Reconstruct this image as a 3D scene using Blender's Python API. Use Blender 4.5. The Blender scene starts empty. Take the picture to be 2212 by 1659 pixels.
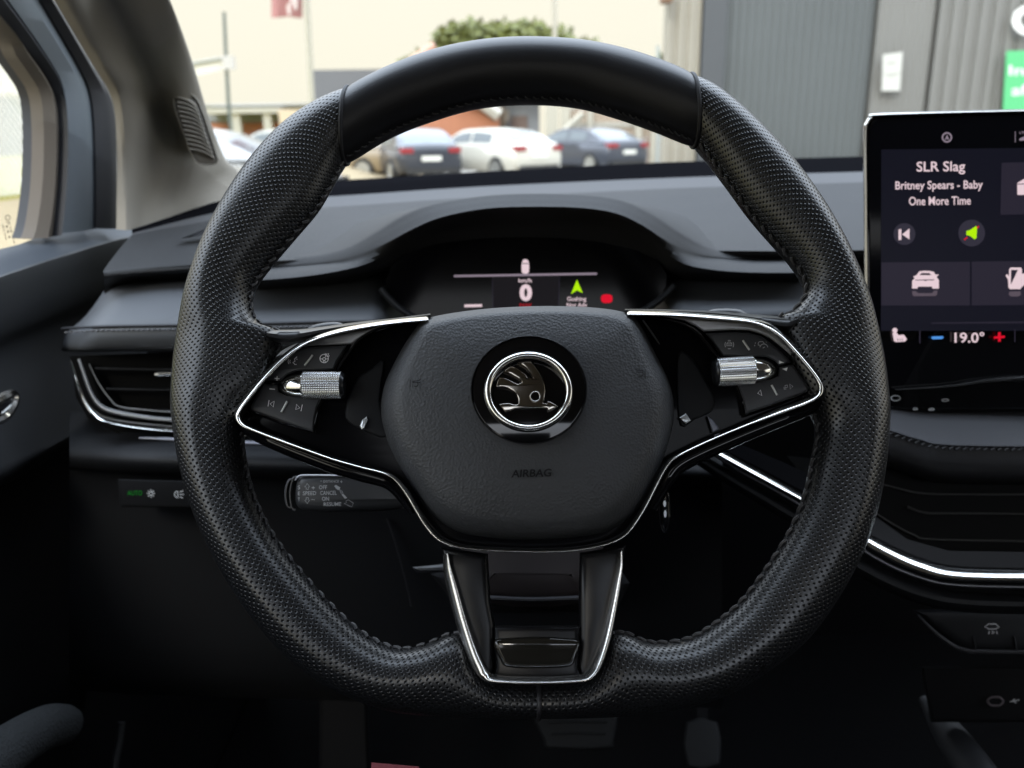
import bpy, math, random
from mathutils import Vector, Matrix, geometry
random.seed(7)
R = math.radians
scene = bpy.context.scene
COL = scene.collection

# ------------------------------------------------------------------ camera
FD, CX, CY = 1814.5, 1106.0, 829.5           # focal length and centre in layout units (2212 wide)
PITCH, ROLL = R(16.6), R(0.8)
CAM = Vector((0, 0, 1.25))
_r0 = Vector((1, 0, 0)); FWD = Vector((0, math.cos(PITCH), -math.sin(PITCH)))
_u0 = Vector((0, math.sin(PITCH), math.cos(PITCH)))
RT = _r0 * math.cos(ROLL) - _u0 * math.sin(ROLL)
UP = _u0 * math.cos(ROLL) + _r0 * math.sin(ROLL)
cam = bpy.data.cameras.new('camera'); camo = bpy.data.objects.new('camera', cam); COL.objects.link(camo)
camo.matrix_world = Matrix(((RT.x, UP.x, -FWD.x, CAM.x), (RT.y, UP.y, -FWD.y, CAM.y), (RT.z, UP.z, -FWD.z, CAM.z), (0, 0, 0, 1)))
cam.sensor_width = 36; cam.lens = 36 * FD / 2212; cam.clip_start = 0.02; cam.clip_end = 600
cam.dof.use_dof = True; cam.dof.focus_distance = 0.425; cam.dof.aperture_fstop = 9.5
scene.camera = camo

# ------------------------------------------------------------------ sky, sun, exposure
SUN_EL, SUN_AZ = R(34), R(200)               # azimuth clockwise from straight ahead
w = bpy.data.worlds.new('World'); scene.world = w; w.use_nodes = True
nt = w.node_tree; nt.nodes.clear()
def nd(t, **kw):
    n = nt.nodes.new(t)
    for k, v in kw.items(): setattr(n, k, v)
    return n
out = nd('ShaderNodeOutputWorld'); bg = nd('ShaderNodeBackground'); bg.inputs['Strength'].default_value = 0.1
sky = nd('ShaderNodeTexSky', sky_type='NISHITA', sun_disc=False, sun_elevation=SUN_EL, sun_rotation=SUN_AZ, air_density=1.0, dust_density=6.0, ozone_density=1.0)
tc = nd('ShaderNodeTexCoord'); sx = nd('ShaderNodeSeparateXYZ'); rp = nd('ShaderNodeValToRGB')
nt.links.new(tc.outputs['Generated'], sx.inputs[0]); nt.links.new(sx.outputs['Z'], rp.inputs[0])
SKYR = [(0.0, (11.3, 10.75, 9.0)), (0.19, (11.6, 11.0, 9.4)), (0.34, (23, 24, 25.5)), (0.6, (42, 47, 55)), (1.0, (52, 60, 73))]
e = rp.color_ramp.elements
e[0].position, e[0].color = SKYR[0][0], (*SKYR[0][1], 1)
e[1].position, e[1].color = SKYR[-1][0], (*SKYR[-1][1], 1)
for p, c in SKYR[1:-1]:
    k = e.new(p); k.color = (*c, 1)
mx = nd('ShaderNodeMix', data_type='RGBA'); mx.inputs[0].default_value = 0.9     # hazy overcast veil over the clear sky
nt.links.new(sky.outputs[0], mx.inputs[6]); nt.links.new(rp.outputs[0], mx.inputs[7])
nt.links.new(mx.outputs[2], bg.inputs['Color']); nt.links.new(bg.outputs[0], out.inputs[0])
sl = bpy.data.lights.new('sun', 'SUN'); sl.energy = 1.3; sl.angle = R(12); sl.color = (1, .93, .8)
so = bpy.data.objects.new('sun', sl); COL.objects.link(so)
sd = Vector((math.sin(SUN_AZ) * math.cos(SUN_EL), math.cos(SUN_AZ) * math.cos(SUN_EL), math.sin(SUN_EL)))
so.rotation_euler = sd.to_track_quat('Z', 'Y').to_euler(); so.location = (0, 0, 20)
scene.view_settings.view_transform = 'Standard'; scene.view_settings.look = 'None'
scene.view_settings.exposure = 0; scene.view_settings.gamma = 1
scene.render.engine = 'CYCLES'
try:
    scene.cycles.use_denoising = True; scene.cycles.denoiser = 'OPENIMAGEDENOISE'
    scene.cycles.denoising_input_passes = 'RGB_ALBEDO_NORMAL'
except Exception: pass
scene.cycles.max_bounces = 10; scene.cycles.glossy_bounces = 6; scene.cycles.transparent_max_bounces = 12
scene.cycles.caustics_reflective = False; scene.cycles.caustics_refractive = False
scene.cycles.sample_clamp_indirect = 4

# ------------------------------------------------------------------ helpers
WL = {}
def empty(name, loc, label=None, cat=None, group=None):
    o = bpy.data.objects.new(name, None); COL.objects.link(o); o.location = loc; o.empty_display_size = .05
    WL[o] = Vector(loc)
    if label: o['label'] = label
    if cat: o['category'] = cat
    if group: o['group'] = group
    return o
def tag(o, label=None, cat=None, group=None, kind=None):
    if label: o['label'] = label
    if cat: o['category'] = cat
    if group: o['group'] = group
    if kind: o['kind'] = kind
    return o
def mk(name, verts, faces, mat, parent=None, smooth=True, uv=None, sharp=40, label=None):
    base = WL.get(parent, Vector((0, 0, 0))) if parent else Vector((0, 0, 0))
    me = bpy.data.meshes.new(name)
    me.from_pydata([tuple(Vector(v) - base) for v in verts], [], faces)
    if uv:
        l = me.uv_layers.new(name='UVMap')
        for p in me.polygons:
            for li, q in zip(p.loop_indices, uv[p.index]): l.data[li].uv = q
    me.validate(); me.update()
    if smooth:
        me.shade_smooth()
        if sharp: me.set_sharp_from_angle(angle=R(sharp))
    me.materials.append(mat)
    o = bpy.data.objects.new(name, me); COL.objects.link(o)
    if parent: o.parent = parent
    WL[o] = base
    if label: o['label'] = label
    return o
def join(parts):                              # [(verts, faces)] -> one
    V, Fc = [], []
    for v, f in parts:
        b = len(V); V += list(v); Fc += [tuple(i + b for i in q) for q in f]
    return V, Fc
def ray(x, y): return FWD + RT * ((x - CX) / FD) - UP * ((y - CY) / FD)
def P(x, y, d): return CAM + ray(x, y) * d
def PX(x, y, X): q = ray(x, y); return CAM + q * ((X - CAM.x) / q.x)
def PY(x, y, Y): q = ray(x, y); return CAM + q * ((Y - CAM.y) / q.y)
class Pl:
    def __init__(s, x, y, d, n): s.o = P(x, y, d); s.n = n.normalized()
    def pt(s, x, y, off=0.0):
        q = ray(x, y); return CAM + q * (((s.o + s.n * off - CAM).dot(s.n)) / q.dot(s.n))
def nrm(el, yaw=0): return Vector((math.sin(R(yaw)) * math.cos(R(el)), -math.cos(R(yaw)) * math.cos(R(el)), math.sin(R(el))))
def cat(pts, n=4, closed=False):
    pts = [Vector(p) for p in pts]; m = len(pts); o = []
    rng = m if closed else m - 1
    for i in range(rng):
        if closed: a, b, c, d = pts[i - 1], pts[i], pts[(i + 1) % m], pts[(i + 2) % m]
        else:
            b, c = pts[i], pts[i + 1]
            a = pts[i - 1] if i else b * 2 - c
            d = pts[i + 2] if i + 2 < m else c * 2 - b
        for k in range(n):
            t = k / n
            o.append(.5 * ((2 * b) + (c - a) * t + (2 * a - 5 * b + 4 * c - d) * t * t + (3 * b - a - 3 * c + d) * t ** 3))
    if not closed: o.append(pts[-1])
    return o
def resamp(pts, n):
    L = [0]
    for a, b in zip(pts, pts[1:]): L.append(L[-1] + (Vector(b) - Vector(a)).length)
    o = []; j = 0
    for i in range(n):
        s = L[-1] * i / (n - 1)
        while j < len(L) - 2 and L[j + 1] < s: j += 1
        t = (s - L[j]) / max(1e-9, L[j + 1] - L[j]); o.append(Vector(pts[j]).lerp(Vector(pts[j + 1]), min(1, max(0, t))))
    return o
def atx(row, xs):                             # sample an (x,y,depth) row at given x
    d = cat(row, 8); o = []; j = 0
    for x in xs:
        while j < len(d) - 2 and d[j + 1].x < x: j += 1
        t = (x - d[j].x) / max(1e-9, d[j + 1].x - d[j].x); t = min(1, max(0, t)); q = d[j].lerp(d[j + 1], t); o.append(q)
    return o
def gridf(nr, nc, cr=False, cc=False):
    f = []
    for i in range(nr if cr else nr - 1):
        for j in range(nc if cc else nc - 1):
            f.append((i * nc + j, i * nc + (j + 1) % nc, ((i + 1) % nr) * nc + (j + 1) % nc, ((i + 1) % nr) * nc + j))
    return f
def loft(name, rows, mat, parent, sub=1, n=None, cc=False, pf=None, sharp=40, sm=1, label=None):
    """rows of layout points (x,y,depth); columns correspond"""
    rr = []
    for r in rows:
        r = cat(r, sm, cc) if sm > 1 else [Vector(q) for q in r]
        if n: r = resamp(r, n)
        rr.append(r)
    if sub > 1:
        cols = [cat([r[j] for r in rr], sub) for j in range(len(rr[0]))]
        rr = [[c[i] for c in cols] for i in range(len(cols[0]))]
    pf = pf or (lambda q: P(*q))
    V = [pf(q) for r in rr for q in r]
    return mk(name, V, gridf(len(rr), len(rr[0]), False, cc), mat, parent, True, None, sharp, label)
def inset(pts, d):
    A = sum(a.x * b.y - b.x * a.y for a, b in zip(pts, pts[1:] + pts[:1])); s = 1 if A > 0 else -1
    o = []; m = len(pts)
    for i in range(m):
        e1 = (pts[i] - pts[i - 1]).normalized(); e2 = (pts[(i + 1) % m] - pts[i]).normalized()
        n1 = Vector((-e1.y, e1.x)) * s; n2 = Vector((-e2.y, e2.x)) * s
        b = (n1 + n2); l = max(.45, 1 + n1.dot(n2))
        o.append(pts[i] + b * (d / l))
    return o
def V2(l): return [Vector((p[0], p[1])) for p in l]
def tess(p): return [tuple(t) for t in geometry.tessellate_polygon([[Vector((q.x, q.y, 0)) for q in p]])]
def plate_geo(pl, outl, o0, o1, bev=0, sm=0, bot=True):
    p = V2(outl)
    if sm: p = V2(cat([Vector((q.x, q.y, 0)) for q in p], sm, True))
    px = bev * FD / max(.1, (pl.o - CAM).dot(FWD))
    rings = [(p, o0)]
    if bev: rings += [(p, o1 - bev), (inset(p, px * .12), o1 - bev * .5), (inset(p, px * .45), o1 - bev * .15), (inset(p, px), o1)]
    else: rings += [(p, o1)]
    n = len(p); V = [pl.pt(q.x, q.y, o(q.x, q.y) if callable(o) else o) for r, o in rings for q in r]
    F = gridf(len(rings), n, False, True)
    b = (len(rings) - 1) * n; t = tess(p)
    F += [tuple(b + i for i in q) for q in t]
    if bot: F += [q[::-1] for q in t]
    return V, F
def fixn(o):
    import bmesh
    bm = bmesh.new(); bm.from_mesh(o.data); bmesh.ops.recalc_face_normals(bm, faces=bm.faces); bm.to_mesh(o.data); bm.free(); return o
def plate(name, pl, outl, o0, o1, mat, parent, bev=0, sm=0, label=None):
    V, F = plate_geo(pl, outl, o0, o1, bev, sm)
    return fixn(mk(name, V, F, mat, parent, True, None, 35, label))
def strip_geo(pl, path, w, h, off, sm=6, closed=False, k=10, pw=2.0, tilt=(0, 0)):
    """rounded bar along a path on a plane; w in layout units (number or per-point list), h metres"""
    ws = w if isinstance(w, (list, tuple)) else [w] * len(path)
    ofs = off if isinstance(off, (list, tuple)) else [off] * len(path)
    q = cat([Vector((p[0], p[1], ww)) for p, ww in zip(path, ws)], sm, closed)
    qo = cat([Vector((p[0], p[1], o)) for p, o in zip(path, ofs)], sm, closed)
    m = len(q); V = []
    for i in range(m):
        a = q[i - 1] if (i or closed) else q[i]; b = q[(i + 1) % m] if (closed or i < m - 1) else q[i]
        t = Vector((b.x - a.x, b.y - a.y)); t = t.normalized() if t.length > 1e-9 else Vector((1, 0)); nn = Vector((-t.y, t.x))
        for j in range(k):
            th = 2 * math.pi * j / k; c, s = math.cos(th), math.sin(th)
            c = math.copysign(abs(c) ** (2 / pw), c); s = math.copysign(abs(s) ** (2 / pw), s)
            V.append(pl.pt(q[i].x + nn.x * c * q[i].z / 2, q[i].y + nn.y * c * q[i].z / 2, qo[i].z + h * s + c * (nn.x * tilt[0] + nn.y * tilt[1])))
    F = gridf(m, k, closed, True)
    if not closed: F += [tuple(range(k))[::-1], tuple(range((m - 1) * k, m * k))]
    return V, F
def strip(name, pl, path, w, h, off, mat, parent, sm=6, closed=False, k=10, pw=2.0, sharp=50, label=None, tilt=(0, 0)):
    V, F = strip_geo(pl, path, w, h, off, sm, closed, k, pw, tilt)
    return fixn(mk(name, V, F, mat, parent, True, None, sharp, label))
def tube3(pts, r, k=10, sm=6, closed=False):
    rs = r if isinstance(r, (list, tuple)) else [r] * len(pts)
    q = cat(pts, sm, closed); rr = cat([Vector((x, 0, 0)) for x in rs], sm, closed); m = len(q); V = []; prev = None
    for i in range(m):
        a = q[i - 1] if (i or closed) else q[i]; b = q[(i + 1) % m] if (closed or i < m - 1) else q[i]
        t = (b - a).normalized()
        if prev is None: n = t.orthogonal().normalized()
        else: n = (prev - t * prev.dot(t)).normalized()
        prev = n; bb = t.cross(n)
        for j in range(k):
            th = 2 * math.pi * j / k; V.append(q[i] + (n * math.cos(th) + bb * math.sin(th)) * rr[i].x)
    F = gridf(m, k, closed, True)
    if not closed: F += [tuple(range(k))[::-1], tuple(range((m - 1) * k, m * k))]
    return V, F
def box_geo(x0, y0, z0, x1, y1, z1):
    V = [Vector((x, y, z)) for z in (z0, z1) for y in (y0, y1) for x in (x0, x1)]
    return V, [(0, 2, 3, 1), (4, 5, 7, 6), (0, 1, 5, 4), (2, 6, 7, 3), (0, 4, 6, 2), (1, 3, 7, 5)]
def box(name, a, b, mat, parent=None, label=None):
    V, F = box_geo(*a, *b); return mk(name, V, F, mat, parent, False, None, None, label)
def text_geo(s, pl, cx, cy, wd, ht, off, slope=0, bold=.012, lean=0):
    cu = bpy.data.curves.new('t', 'FONT'); cu.body = s; cu.offset = bold; cu.resolution_u = 3
    ob = bpy.data.objects.new('t', cu); COL.objects.link(ob)
    me = bpy.data.meshes.new_from_object(ob.evaluated_get(bpy.context.evaluated_depsgraph_get()))
    vs = [v.co.copy() for v in me.vertices]; fs = [tuple(p.vertices) for p in me.polygons]
    bpy.data.objects.remove(ob); bpy.data.curves.remove(cu); bpy.data.meshes.remove(me)
    x0, x1 = min(v.x for v in vs), max(v.x for v in vs); y0, y1 = min(v.y for v in vs), max(v.y for v in vs)
    V = []
    for v in vs:
        a = ((v.x - x0) / (x1 - x0) - .5) * wd; b = ((v.y - y0) / (y1 - y0) - .5) * ht
        x, y = cx + a + b * lean, cy - b + slope * a
        V.append(pl.pt(x, y, off(x, y) if callable(off) else off))
    return V, fs
def text(name, s, pl, cx, cy, wd, ht, off, mat, parent, **kw):
    V, F = text_geo(s, pl, cx, cy, wd, ht, off, **kw); return mk(name, V, F, mat, parent, False)
def lines_geo(pl, paths, w, off, closed=False):
    """thin flat line art"""
    G = []
    for p in paths:
        p = V2(p); cl = (p[0] - p[-1]).length < .01
        if cl: p = p[:-1]
        m = len(p); V = []
        for i in range(m):
            a = p[i - 1] if (i or cl) else p[i]; b = p[(i + 1) % m] if (cl or i < m - 1) else p[i]
            t = (b - a).normalized(); n = Vector((-t.y, t.x)) * w / 2
            for s in (1, -1):
                q = p[i] + n * s; V.append(pl.pt(q.x, q.y, off(q.x, q.y) if callable(off) else off))
        G.append((V, gridf(m, 2, cl, False)))
    return join(G)
def lines(name, pl, paths, w, off, mat, parent):
    V, F = lines_geo(pl, paths, w, off); return mk(name, V, F, mat, parent, False)
def flat(name, pl, polys, off, mat, parent):
    if len(polys) > 1 and name in ('screen_tile', 'screen_disc', 'display_line', 'status_icon', 'climate_line', 'skip_icon'):
        for p in polys: flat(name, pl, [p], off, mat, parent)
        return
    G = []
    for p in polys:
        p = V2(p); G.append(([pl.pt(q.x, q.y, off(q.x, q.y) if callable(off) else off) for q in p], tess(p)))
    return mk(name, *join(G), mat, parent, False)
def arc(cx, cy, r, a0, a1, n=14, ry=None):
    ry = ry or r
    return [(cx + r * math.cos(R(a0 + (a1 - a0) * i / n)), cy - ry * math.sin(R(a0 + (a1 - a0) * i / n))) for i in range(n + 1)]
def circ(cx, cy, r, n=40, ry=None): return arc(cx, cy, r, 0, 360, n, ry)[:-1]
def cv(x0, y0, s): return lambda l: [((x0 + x / s) / 1.15732, (y0 + y / s) / 1.15732) for x, y in l]
cA = cv(0, 0, 2.572); cL = cv(560, 760, 4.366); cR = cv(1600, 760, 4.366); cE = cv(1150, 820, 5.529); cS = cv(680, 1160, 5.821)
cT = cv(2140, 270, 3.95); cU = cv(2140, 650, 4.366); cK = cv(950, 590, 2.9493); c4 = cv(0, 640, 2.572); c8 = cv(1700, 1280, 2.572)

# ------------------------------------------------------------------ materials
def mat(name, col, rough=.5, metal=0, spec=.5, noise=None, bump=None, emit=None, coat=0, var=0):
    m = bpy.data.materials.new(name); m.use_nodes = True; t = m.node_tree; b = t.nodes['Principled BSDF']
    b.inputs['Base Color'].default_value = (*col, 1); b.inputs['Roughness'].default_value = rough
    b.inputs['Metallic'].default_value = metal; b.inputs['Specular IOR Level'].default_value = spec
    b.inputs['Coat Weight'].default_value = coat; b.inputs['Coat Roughness'].default_value = .03
    if emit: b.inputs['Emission Color'].default_value = (*emit[:3], 1); b.inputs['Emission Strength'].default_value = emit[3]
    N = t.nodes.new; L = t.links.new; g = None
    if bump or var or noise: g = N('ShaderNodeTexCoord')
    if bump:                                   # (kind, scale, strength, distance)
        kind, sc, st, di = bump
        if kind == 'grain':
            x = N('ShaderNodeTexVoronoi'); x.feature = 'F1'; x.inputs['Scale'].default_value = sc; L(g.outputs['Object'], x.inputs['Vector']); h = x.outputs['Distance']
        else:
            x = N('ShaderNodeTexNoise'); x.inputs['Scale'].default_value = sc; x.inputs['Detail'].default_value = 4; L(g.outputs['Object'], x.inputs['Vector']); h = x.outputs['Fac']
        bp = N('ShaderNodeBump'); bp.inputs['Strength'].default_value = st; bp.inputs['Distance'].default_value = di
        L(h, bp.inputs['Height']); L(bp.outputs[0], b.inputs['Normal'])
    if var:                                    # soft tonal and gloss wear
        x = N('ShaderNodeTexNoise'); x.inputs['Scale'].default_value = noise or 12; x.inputs['Detail'].default_value = 5; L(g.outputs['Object'], x.inputs['Vector'])
        mp = N('ShaderNodeMapRange'); mp.inputs['To Min'].default_value = 1 - var; mp.inputs['To Max'].default_value = 1 + var; L(x.outputs['Fac'], mp.inputs[0])
        vm = N('ShaderNodeVectorMath'); vm.operation = 'SCALE'; vm.inputs[0].default_value = col; L(mp.outputs[0], vm.inputs['Scale']); L(vm.outputs[0], b.inputs['Base Color'])
        mr = N('ShaderNodeMapRange'); mr.inputs['To Min'].default_value = max(.02, rough - var * .4); mr.inputs['To Max'].default_value = rough + var * .4
        L(x.outputs['Fac'], mr.inputs[0]); L(mr.outputs[0], b.inputs['Roughness'])
    return m
def perforated(name, col):
    m = bpy.data.materials.new(name); m.use_nodes = True; t = m.node_tree; b = t.nodes['Principled BSDF']; N = t.nodes.new; L = t.links.new
    uv = N('ShaderNodeUVMap'); s = N('ShaderNodeSeparateXYZ'); L(uv.outputs[0], s.inputs[0])
    def M(op, a, c=None, d=None):
        n = N('ShaderNodeMath'); n.operation = op
        for i, v in enumerate((a, c, d)):
            if v is None: continue
            if isinstance(v, (int, float)): n.inputs[i].default_value = v
            else: L(v, n.inputs[i])
        return n.outputs[0]
    SX, SY = .0033, .00175
    row = M('FLOOR', M('DIVIDE', s.outputs[1], SY)); par = M('MULTIPLY', M('FLOORED_MODULO', row, 2), .5)
    fx = M('MULTIPLY', M('SUBTRACT', M('FRACT', M('ADD', M('DIVIDE', s.outputs[0], SX), par)), .5), SX)
    fy = M('MULTIPLY', M('SUBTRACT', M('FRACT', M('DIVIDE', s.outputs[1], SY)), .5), SY)
    d = M('SQRT', M('ADD', M('MULTIPLY', fx, fx), M('MULTIPLY', fy, fy)))
    mr = N('ShaderNodeMapRange'); mr.interpolation_type = 'SMOOTHSTEP'; L(d, mr.inputs[0]); mr.inputs[1].default_value = .00030; mr.inputs[2].default_value = .00080
    core = N('ShaderNodeMapRange'); core.interpolation_type = 'SMOOTHSTEP'; L(d, core.inputs[0]); core.inputs[1].default_value = .00034; core.inputs[2].default_value = .00062
    mixc = N('ShaderNodeMix'); mixc.data_type = 'RGBA'; L(core.outputs[0], mixc.inputs[0]); mixc.inputs[6].default_value = (.003, .003, .003, 1); mixc.inputs[7].default_value = (*col, 1)
    L(mixc.outputs[2], b.inputs['Base Color'])
    g = N('ShaderNodeTexCoord'); nz = N('ShaderNodeTexNoise'); nz.inputs['Scale'].default_value = 900; nz.inputs['Detail'].default_value = 3; L(g.outputs['Object'], nz.inputs['Vector'])
    hh = M('ADD', mr.outputs[0], M('MULTIPLY', nz.outputs['Fac'], .12))
    bp = N('ShaderNodeBump'); bp.inputs['Strength'].default_value = .65; bp.inputs['Distance'].default_value = .00042
    L(hh, bp.inputs['Height']); L(bp.outputs[0], b.inputs['Normal'])
    n2 = N('ShaderNodeTexNoise'); n2.inputs['Scale'].default_value = 25; L(g.outputs['Object'], n2.inputs['Vector'])
    rr = N('ShaderNodeMapRange'); L(n2.outputs['Fac'], rr.inputs[0]); rr.inputs['To Min'].default_value = .24; rr.inputs['To Max'].default_value = .36; L(rr.outputs[0], b.inputs['Roughness'])
    L(M('MULTIPLY_ADD', core.outputs[0], .6, .05), b.inputs['Specular IOR Level'])
    return m
def glassy(name, tint=(.96, .97, .95), refl=.04):
    m = bpy.data.materials.new(name); m.use_nodes = True; t = m.node_tree; t.nodes.clear(); N = t.nodes.new; L = t.links.new
    o = N('ShaderNodeOutputMaterial'); tr = N('ShaderNodeBsdfTransparent'); gl = N('ShaderNodeBsdfGlossy'); fr = N('ShaderNodeLayerWeight'); mixs = N('ShaderNodeMixShader')
    tr.inputs[0].default_value = (*tint, 1); gl.inputs['Roughness'].default_value = .02; fr.inputs[0].default_value = .12
    mu = N('ShaderNodeMath'); mu.operation = 'MULTIPLY'; mu.inputs[1].default_value = .35; L(fr.outputs['Fresnel'], mu.inputs[0])
    L(mu.outputs[0], mixs.inputs[0]); L(tr.outputs[0], mixs.inputs[1]); L(gl.outputs[0], mixs.inputs[2]); L(mixs.outputs[0], o.inputs[0]); return m
def emat(name, col, s): return mat(name, (.003, .003, .003), .3, spec=.12, emit=(*col, s))

LEATHER = mat('smooth_leather', (.009, .009, .011), .40, bump=('noise', 1400, .25, .0003), var=.12, noise=30)
PERF = perforated('perforated_leather', (.010, .0105, .012))
HUBM = mat('grained_vinyl', (.046, .048, .052), .52, spec=.45, bump=('grain', 820, .48, .0005), var=.06)
HUBT = mat('embossed_vinyl', (.012, .012, .013), .7, spec=.2)
PIANO = mat('piano_black', (.004, .004, .005), .06, spec=.4, coat=.15, bump=('noise', 40, .02, .0003))
CHROME = mat('chrome', (.86, .85, .82), .13, 1, var=.05, noise=60)
SATIN = mat('satin_grey', (.36, .365, .38), .34, .2)
KNURL = mat('brushed_alloy', (.80, .81, .82), .27, 1)
SOFT = mat('soft_black_plastic', (.028, .029, .032), .42, bump=('noise', 900, .15, .0003))
DARKP = mat('dark_plastic', (.007, .0075, .009), .6, spec=.25, bump=('noise', 700, .2, .0004), var=.15)
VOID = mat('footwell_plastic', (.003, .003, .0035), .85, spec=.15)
ICON = mat('printed_icon', (.9, .9, .92), .5)
ICOND = mat('dim_icon', (.45, .455, .465), .5)
WHITEI = mat('white_mark', (.92, .92, .92), .5)
STITCH = mat('grey_thread', (.11, .11, .115), .7)
DSTITCH = mat('dark_thread', (.04, .04, .043), .6)
LEDGEB = mat('ledge_black', (.005, .005, .006), .8, spec=0)
PAD = mat('dash_pad', (.031, .0315, .033), .62, spec=.15, bump=('grain', 700, .5, .0006), var=.14, noise=14)
BAND = mat('dash_leather', (.072, .076, .083), .55, spec=.3, bump=('grain', 900, .15, .0003), var=.08)
STRIPM = mat('dash_strip', (.062, .062, .065), .6, spec=.15, var=.06)
PILLAR = mat('pillar_fabric', (.265, .240, .200), .9, bump=('noise', 1500, .4, .0005), var=.06, noise=30)
SEAL = mat('rubber_seal', (.010, .010, .013), .6)
FRAMEP = mat('frame_paint', (.105, .12, .135), .45)
BEIGE = mat('seal_flock', (.10, .082, .064), .8)
DOORP = mat('door_soft_skin', (.022, .023, .025), .6, spec=.3, bump=('grain', 800, .2, .0004), var=.1)
LEDGE = mat('door_ledge_skin', (.030, .036, .045), .62, spec=.2, bump=('grain', 700, .3, .0005), var=.08)
HEAD = mat('headliner', (.22, .20, .18), .95)
SEATM = mat('grey_fabric', (.02, .021, .022), .9, bump=('noise', 1200, .6, .001))
GLASS = glassy('window_glass')
SCRB = mat('screen_glass', (.003, .003, .004), .10, spec=.15)
E_PINK = emat('lit_text', (1, .78, .84), .78); E_DIM = emat('dim_lit', (.62, .5, .62), .42)
E_NAVY = emat('screen_navy', (.005, .005, .011), 1); E_TILE = emat('screen_tile', (.020, .017, .029), 1); E_DISC = emat('screen_disc', (.030, .027, .042), 1)
E_GREEN = emat('lit_lime', (.50, .95, .0), .9); E_RED = emat('lit_red', (.9, .005, .03), .8); E_BLUE = emat('lit_blue', (.09, .33, .85), .9); E_DKRED = emat('lit_dull_red', (.5, .01, .02), .6)
E_AUTO = emat('lit_auto', (.0, .30, .02), .35); E_REFL = emat('screen_mirror_icon', (.22, .17, .22), .45)
E_CL = emat('cluster_panel', (.007, .006, .008), 1)

# ================================================================== STRUCTURE OUTSIDE
ASPH = mat('asphalt', (.20, .185, .16), .9, bump=('noise', 3, .4, .02), var=.15, noise=.6)
tag(mk('ground', *box_geo(-150, -80, -.2, 150, 250, 0), ASPH, None, False), 'pale grey asphalt car park', kind='structure')

# ================================================================== CABIN SHELL (the parked car's roof, sides, floor, with openings shaped for the light)
cabin = empty('car_cabin', (.3, 0, .4), 'dark car interior shell around the steering wheel, black footwell and carpet', 'car interior')
XL, XR, ZR = -.49, 1.12, 1.60
box('roof_panel', (XL, -.50, ZR), (XR, .48, ZR + .05), HEAD, cabin)
box('roof_panel', (XL, -1.45, ZR), (XR, -1.05, ZR + .05), HEAD, cabin)
box('roof_rail', (XL, -1.05, ZR), (-.34, -.50, ZR + .05), HEAD, cabin)  # unseen roof gap between the panels, left open to let sky light in
box('roof_rail', (.95, -1.05, ZR), (XR, -.50, ZR + .05), HEAD, cabin)
box('rear_panel', (XL, -1.5, .35), (XR, -1.45, ZR), VOID, cabin)  # unseen rear closed without a window to cut light from behind
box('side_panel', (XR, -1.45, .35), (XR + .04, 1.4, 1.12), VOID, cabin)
box('side_blank', (XR, -1.45, 1.12), (XR + .04, -.30, ZR), DARKP, cabin)  # unseen rear side closed off to hold back window light
box('side_rail', (XR, -1.45, 1.48), (XR + .04, .5, ZR), HEAD, cabin)
for xa_ in (-.27, .53):  # unseen seats behind the camera, added to block light from the rear
    V, F = box_geo(xa_, -.34, .62, xa_ + .54, -.20, 1.22); fixn(mk('seat_backrest', V, F, SEATM, cabin))
    V, F = box_geo(xa_ + .15, -.34, 1.24, xa_ + .39, -.24, 1.40); fixn(mk('seat_headrest', V, F, SEATM, cabin))
box('floor_carpet', (XL, -1.5, .30), (XR, 1.45, .35), mat('carpet', (.004, .004, .0045), .95, spec=.1, bump=('noise', 500, .8, .004)), cabin)
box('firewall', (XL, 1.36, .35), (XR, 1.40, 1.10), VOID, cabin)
# windscreen
wsc = [P(360, 500, 1.02), P(1106, 370, 1.20), P(2212, 340, 1.25)]
wrows = [[(XL + .02, 1.02, 1.12), (.1, 1.22, 1.19), (.6, 1.24, 1.19), (XR - .02, 1.08, 1.12)], [(XL + .03, .74, 1.36), (.1, .90, 1.40), (.6, .90, 1.40), (XR - .03, .76, 1.36)], [(XL + .05, .47, 1.60), (.1, .50, 1.61), (.6, .50, 1.61), (XR - .05, .47, 1.60)]]
wr = [cat(r, 8) for r in wrows]; wc = [cat([r[j] for r in wr], 8) for j in range(len(wr[0]))]
Vw = [c[i] for c in wc for i in range(len(wc[0]))]
Fw = gridf(len(wc), len(wc[0])); nb = len(Vw)
nv = Vector((0, .6, .8)) * .005
Vw2 = Vw + [v - nv for v in Vw]; Fw2 = Fw + [tuple(i + nb for i in q[::-1]) for q in Fw]
tag(mk('windscreen', Vw, Fw, GLASS, None), 'clear curved windscreen glass above the dashboard', 'windscreen')
# cowl behind the dashboard keeps the footwell dark
box('cowl', (XL, 1.12, 1.05), (XR, 1.40, 1.10), VOID, cabin)

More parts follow.
